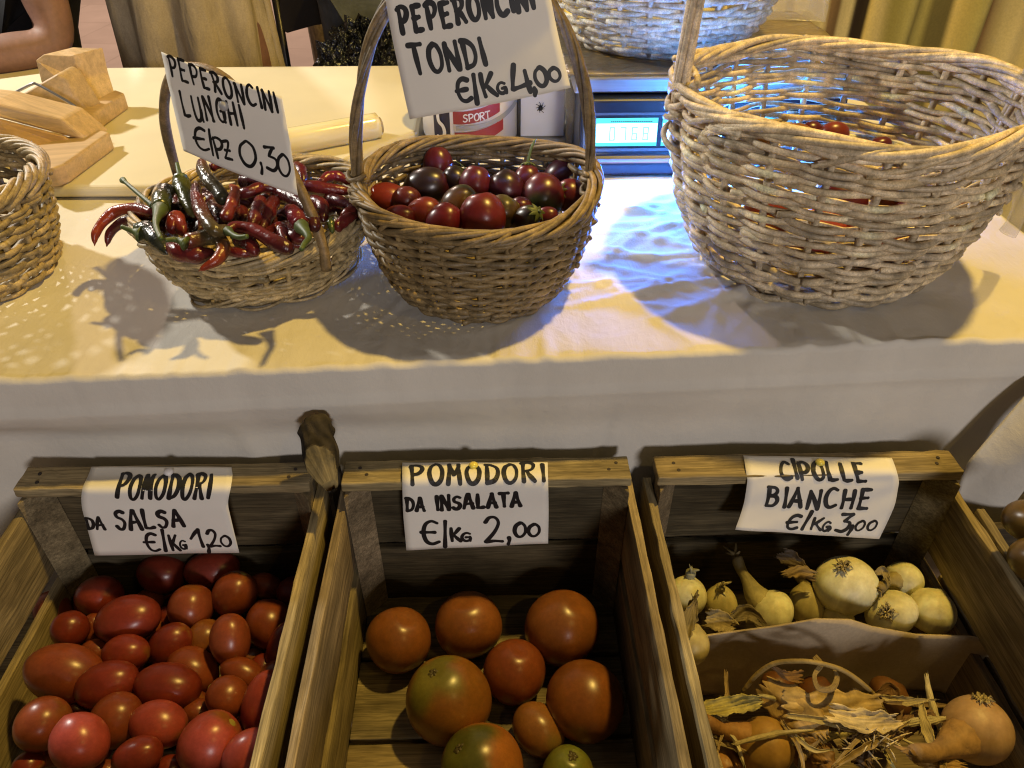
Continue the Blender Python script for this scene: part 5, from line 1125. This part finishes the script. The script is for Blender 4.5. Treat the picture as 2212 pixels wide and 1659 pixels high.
person(-.235, 1.50, 'person in dark grey jeans and jacket standing beside the black chair', 0, 0,
       [(-.43, 1.50, 1.42), (-.44, 1.58, 1.15), (-.33, 1.70, 1.02), (-.26, 1.72, 1.0)], [(-.03, 1.50, 1.42), (-.02, 1.58, 1.15), (-.12, 1.70, 1.0), (-.18, 1.72, .98)], JEANS, JEANS, sleeve=.95)

# chair, stone post, bin bag, curtain
ch = thing('black_chair', (-.47, 1.62, 0), 'black plastic chair with arched backrest gap behind the table', 'chair')
yc = 1.58
def P_(px, py, y=yc): return at_y(px, py, y)
b = MB(); pl = [P_(603, -160), P_(603, 60), P_(620, 72), P_(640, 66), P_(680, 55), P_(720, 50), P_(760, 51), P_(800, 60), P_(830, 74), P_(846, 60), P_(850, -160)]; prism(b, pl, (0, .014, 0)); b.build('backrest', CHAIRM, ch, False, bevel=.003)
xl_, xr2 = P_(612, 100)[0], P_(838, 100)[0]
for x_ in (xl_, xr2):
    b = MB(); tube(b, [(x_, yc+.006, .90), (x_, yc+.004, .62), (x_, yc-.0, .44), (x_, yc+.03, .0)], .0105, 10); b.build('leg', CHAIRM, ch)
    b = MB(); tube(b, [(x_, yc+.42, .44), (x_, yc+.44, .0)], .012, 10); b.build('leg', CHAIRM, ch)
b = MB(); box(b, ((xl_+xr2)/2, yc+.22, .445), (xr2-xl_+.02, .44, .025)); b.build('seat', CHAIRM, ch, False, bevel=.008)
b = MB(); p_ = at_y(705, 100, 2.6)
grid(b, lambda u, v: (p_[0]-.055+.11*u+.02*math.sin(5*v), 2.6+.06*math.sin(math.pi*u)*-1, 1.3*v), 10, 20); grid(b, lambda u, v: (p_[0]-.055+.11*u, 2.7, 1.3*v), 4, 10)
tag(b.build('stone_post', STONE, solid=.05), 'speckled rough stone post seen through the gap of the chair back', 'post')
b = MB(); bc = at_y(800, 165, 1.30); nb = 70
def bag(u, v):
    th = 2*math.pi*u; ph = math.pi*v; n_ = 1+.10*math.sin(7*th+3*ph)+.09*math.sin(11*th-5*ph)+.07*math.sin(17*th+9*ph)+.06*math.sin(23*ph+4*th)
    return (bc[0]+.125*n_*math.sin(ph)*math.cos(th), bc[1]+.11*n_*math.sin(ph)*math.sin(th), bc[2]-.03+.135*n_*math.cos(ph))
grid(b, bag, nb, 50); b.v[0] = b.v[0]+rng.normal(0, .0035, b.v[0].shape); bg_ = b.build('bin_bag', BAGM, smooth=False); tag(bg_, 'crumpled shiny black plastic bag glittering with highlights behind the table', 'plastic bag')
st = thing('folding_stool', (bc[0], bc[1], 0), 'low dark stool carrying the crumpled black bag', 'stool')
b = MB(); box(b, (bc[0]-.04, bc[1], bc[2]-.178), (.34, .30, .03)); b.build('seat', GREY, st, False, bevel=.006)
for dx in (-.18, .10):
    for dy in (-.12, .12):
        b = MB(); tube(b, [(bc[0]+dx, bc[1]+dy, bc[2]-.19), (bc[0]+dx*1.1, bc[1]+dy*1.1, 0)], .012, 8); b.build('leg', GREY, st)
b = MB(); sc_ = at_y(708, 178, 1.33)
grid(b, lambda u, v: (sc_[0]+(.046+.004*math.sin(9*u))*math.cos(6.283*u)*math.sin(1.57*v+.02), sc_[1]+.05*math.sin(6.283*u)*math.sin(1.57*v+.02), sc_[2]-.02+.045*math.cos(1.57*v)), 24, 10)
tag(b.build('bag_bulge', JEANS), 'dark grey rounded part of the black bag peeping over the table edge', 'cloth')  # dark rounded side of the black bag

YEL, LGT, BRW, BLK, OLV, DOL = (.64, .52, .19), (.64, .56, .29), (.19, .125, .06), (.030, .020, .014), (.38, .345, .12), (.15, .13, .05)
STRIPE = [(.40, YEL), (.700, YEL), (.715, BRW), (.742, BRW), (.756, LGT), (.800, LGT), (.812, BRW), (.835, BRW), (.848, LGT), (.880, LGT), (.892, BLK), (.935, BLK), (.948, YEL), (.975, LGT), (.99, OLV), (1.10, OLV), (1.115, DOL), (1.16, DOL), (1.175, YEL), (1.22, OLV), (1.30, BRW), (1.33, LGT), (1.42, YEL), (1.45, BLK), (1.50, LGT), (2.4, OLV)]  # dark bands among the real stripes also paint in fold shadows
def cw(u): return np.array([.50+1.75*u, 1.27+.35*u])
def curt(u, v):
    x, y = cw(u); f = .030*math.sin(58*u+1.2*v)+.016*math.sin(101*u+2-.8*v); return (x+.02*math.sin(3*v), y+f, 2.3-2.25*v)
SX = [q[0] for q in STRIPE]
def ctint(u, v):
    x = cw(u)[0]+.035*math.sin(2.2*v)-.12*(v-.58); return np.array([np.interp(x, SX, [q[1][i] for q in STRIPE]) for i in range(3)])
b = MB(); grid(b, curt, 420, 24, ctint); tag(b.build('striped_curtain', CURT, solid=.002), 'yellow and brown striped curtain hanging in folds behind the stall', 'curtain')
b = MB(); P = spline([at_z(2196, 400, .99), at_z(2202, 440, .96), at_z(2192, 480, .92), at_z(2176, 505, .90)], 16); tube(b, P, np.linspace(.006, .010, 16), 8, flat=.3)
tag(b.build('plastic_strip', CLEAR), 'thin strip of clear plastic hanging off the right side of the pale basket', 'plastic strip')
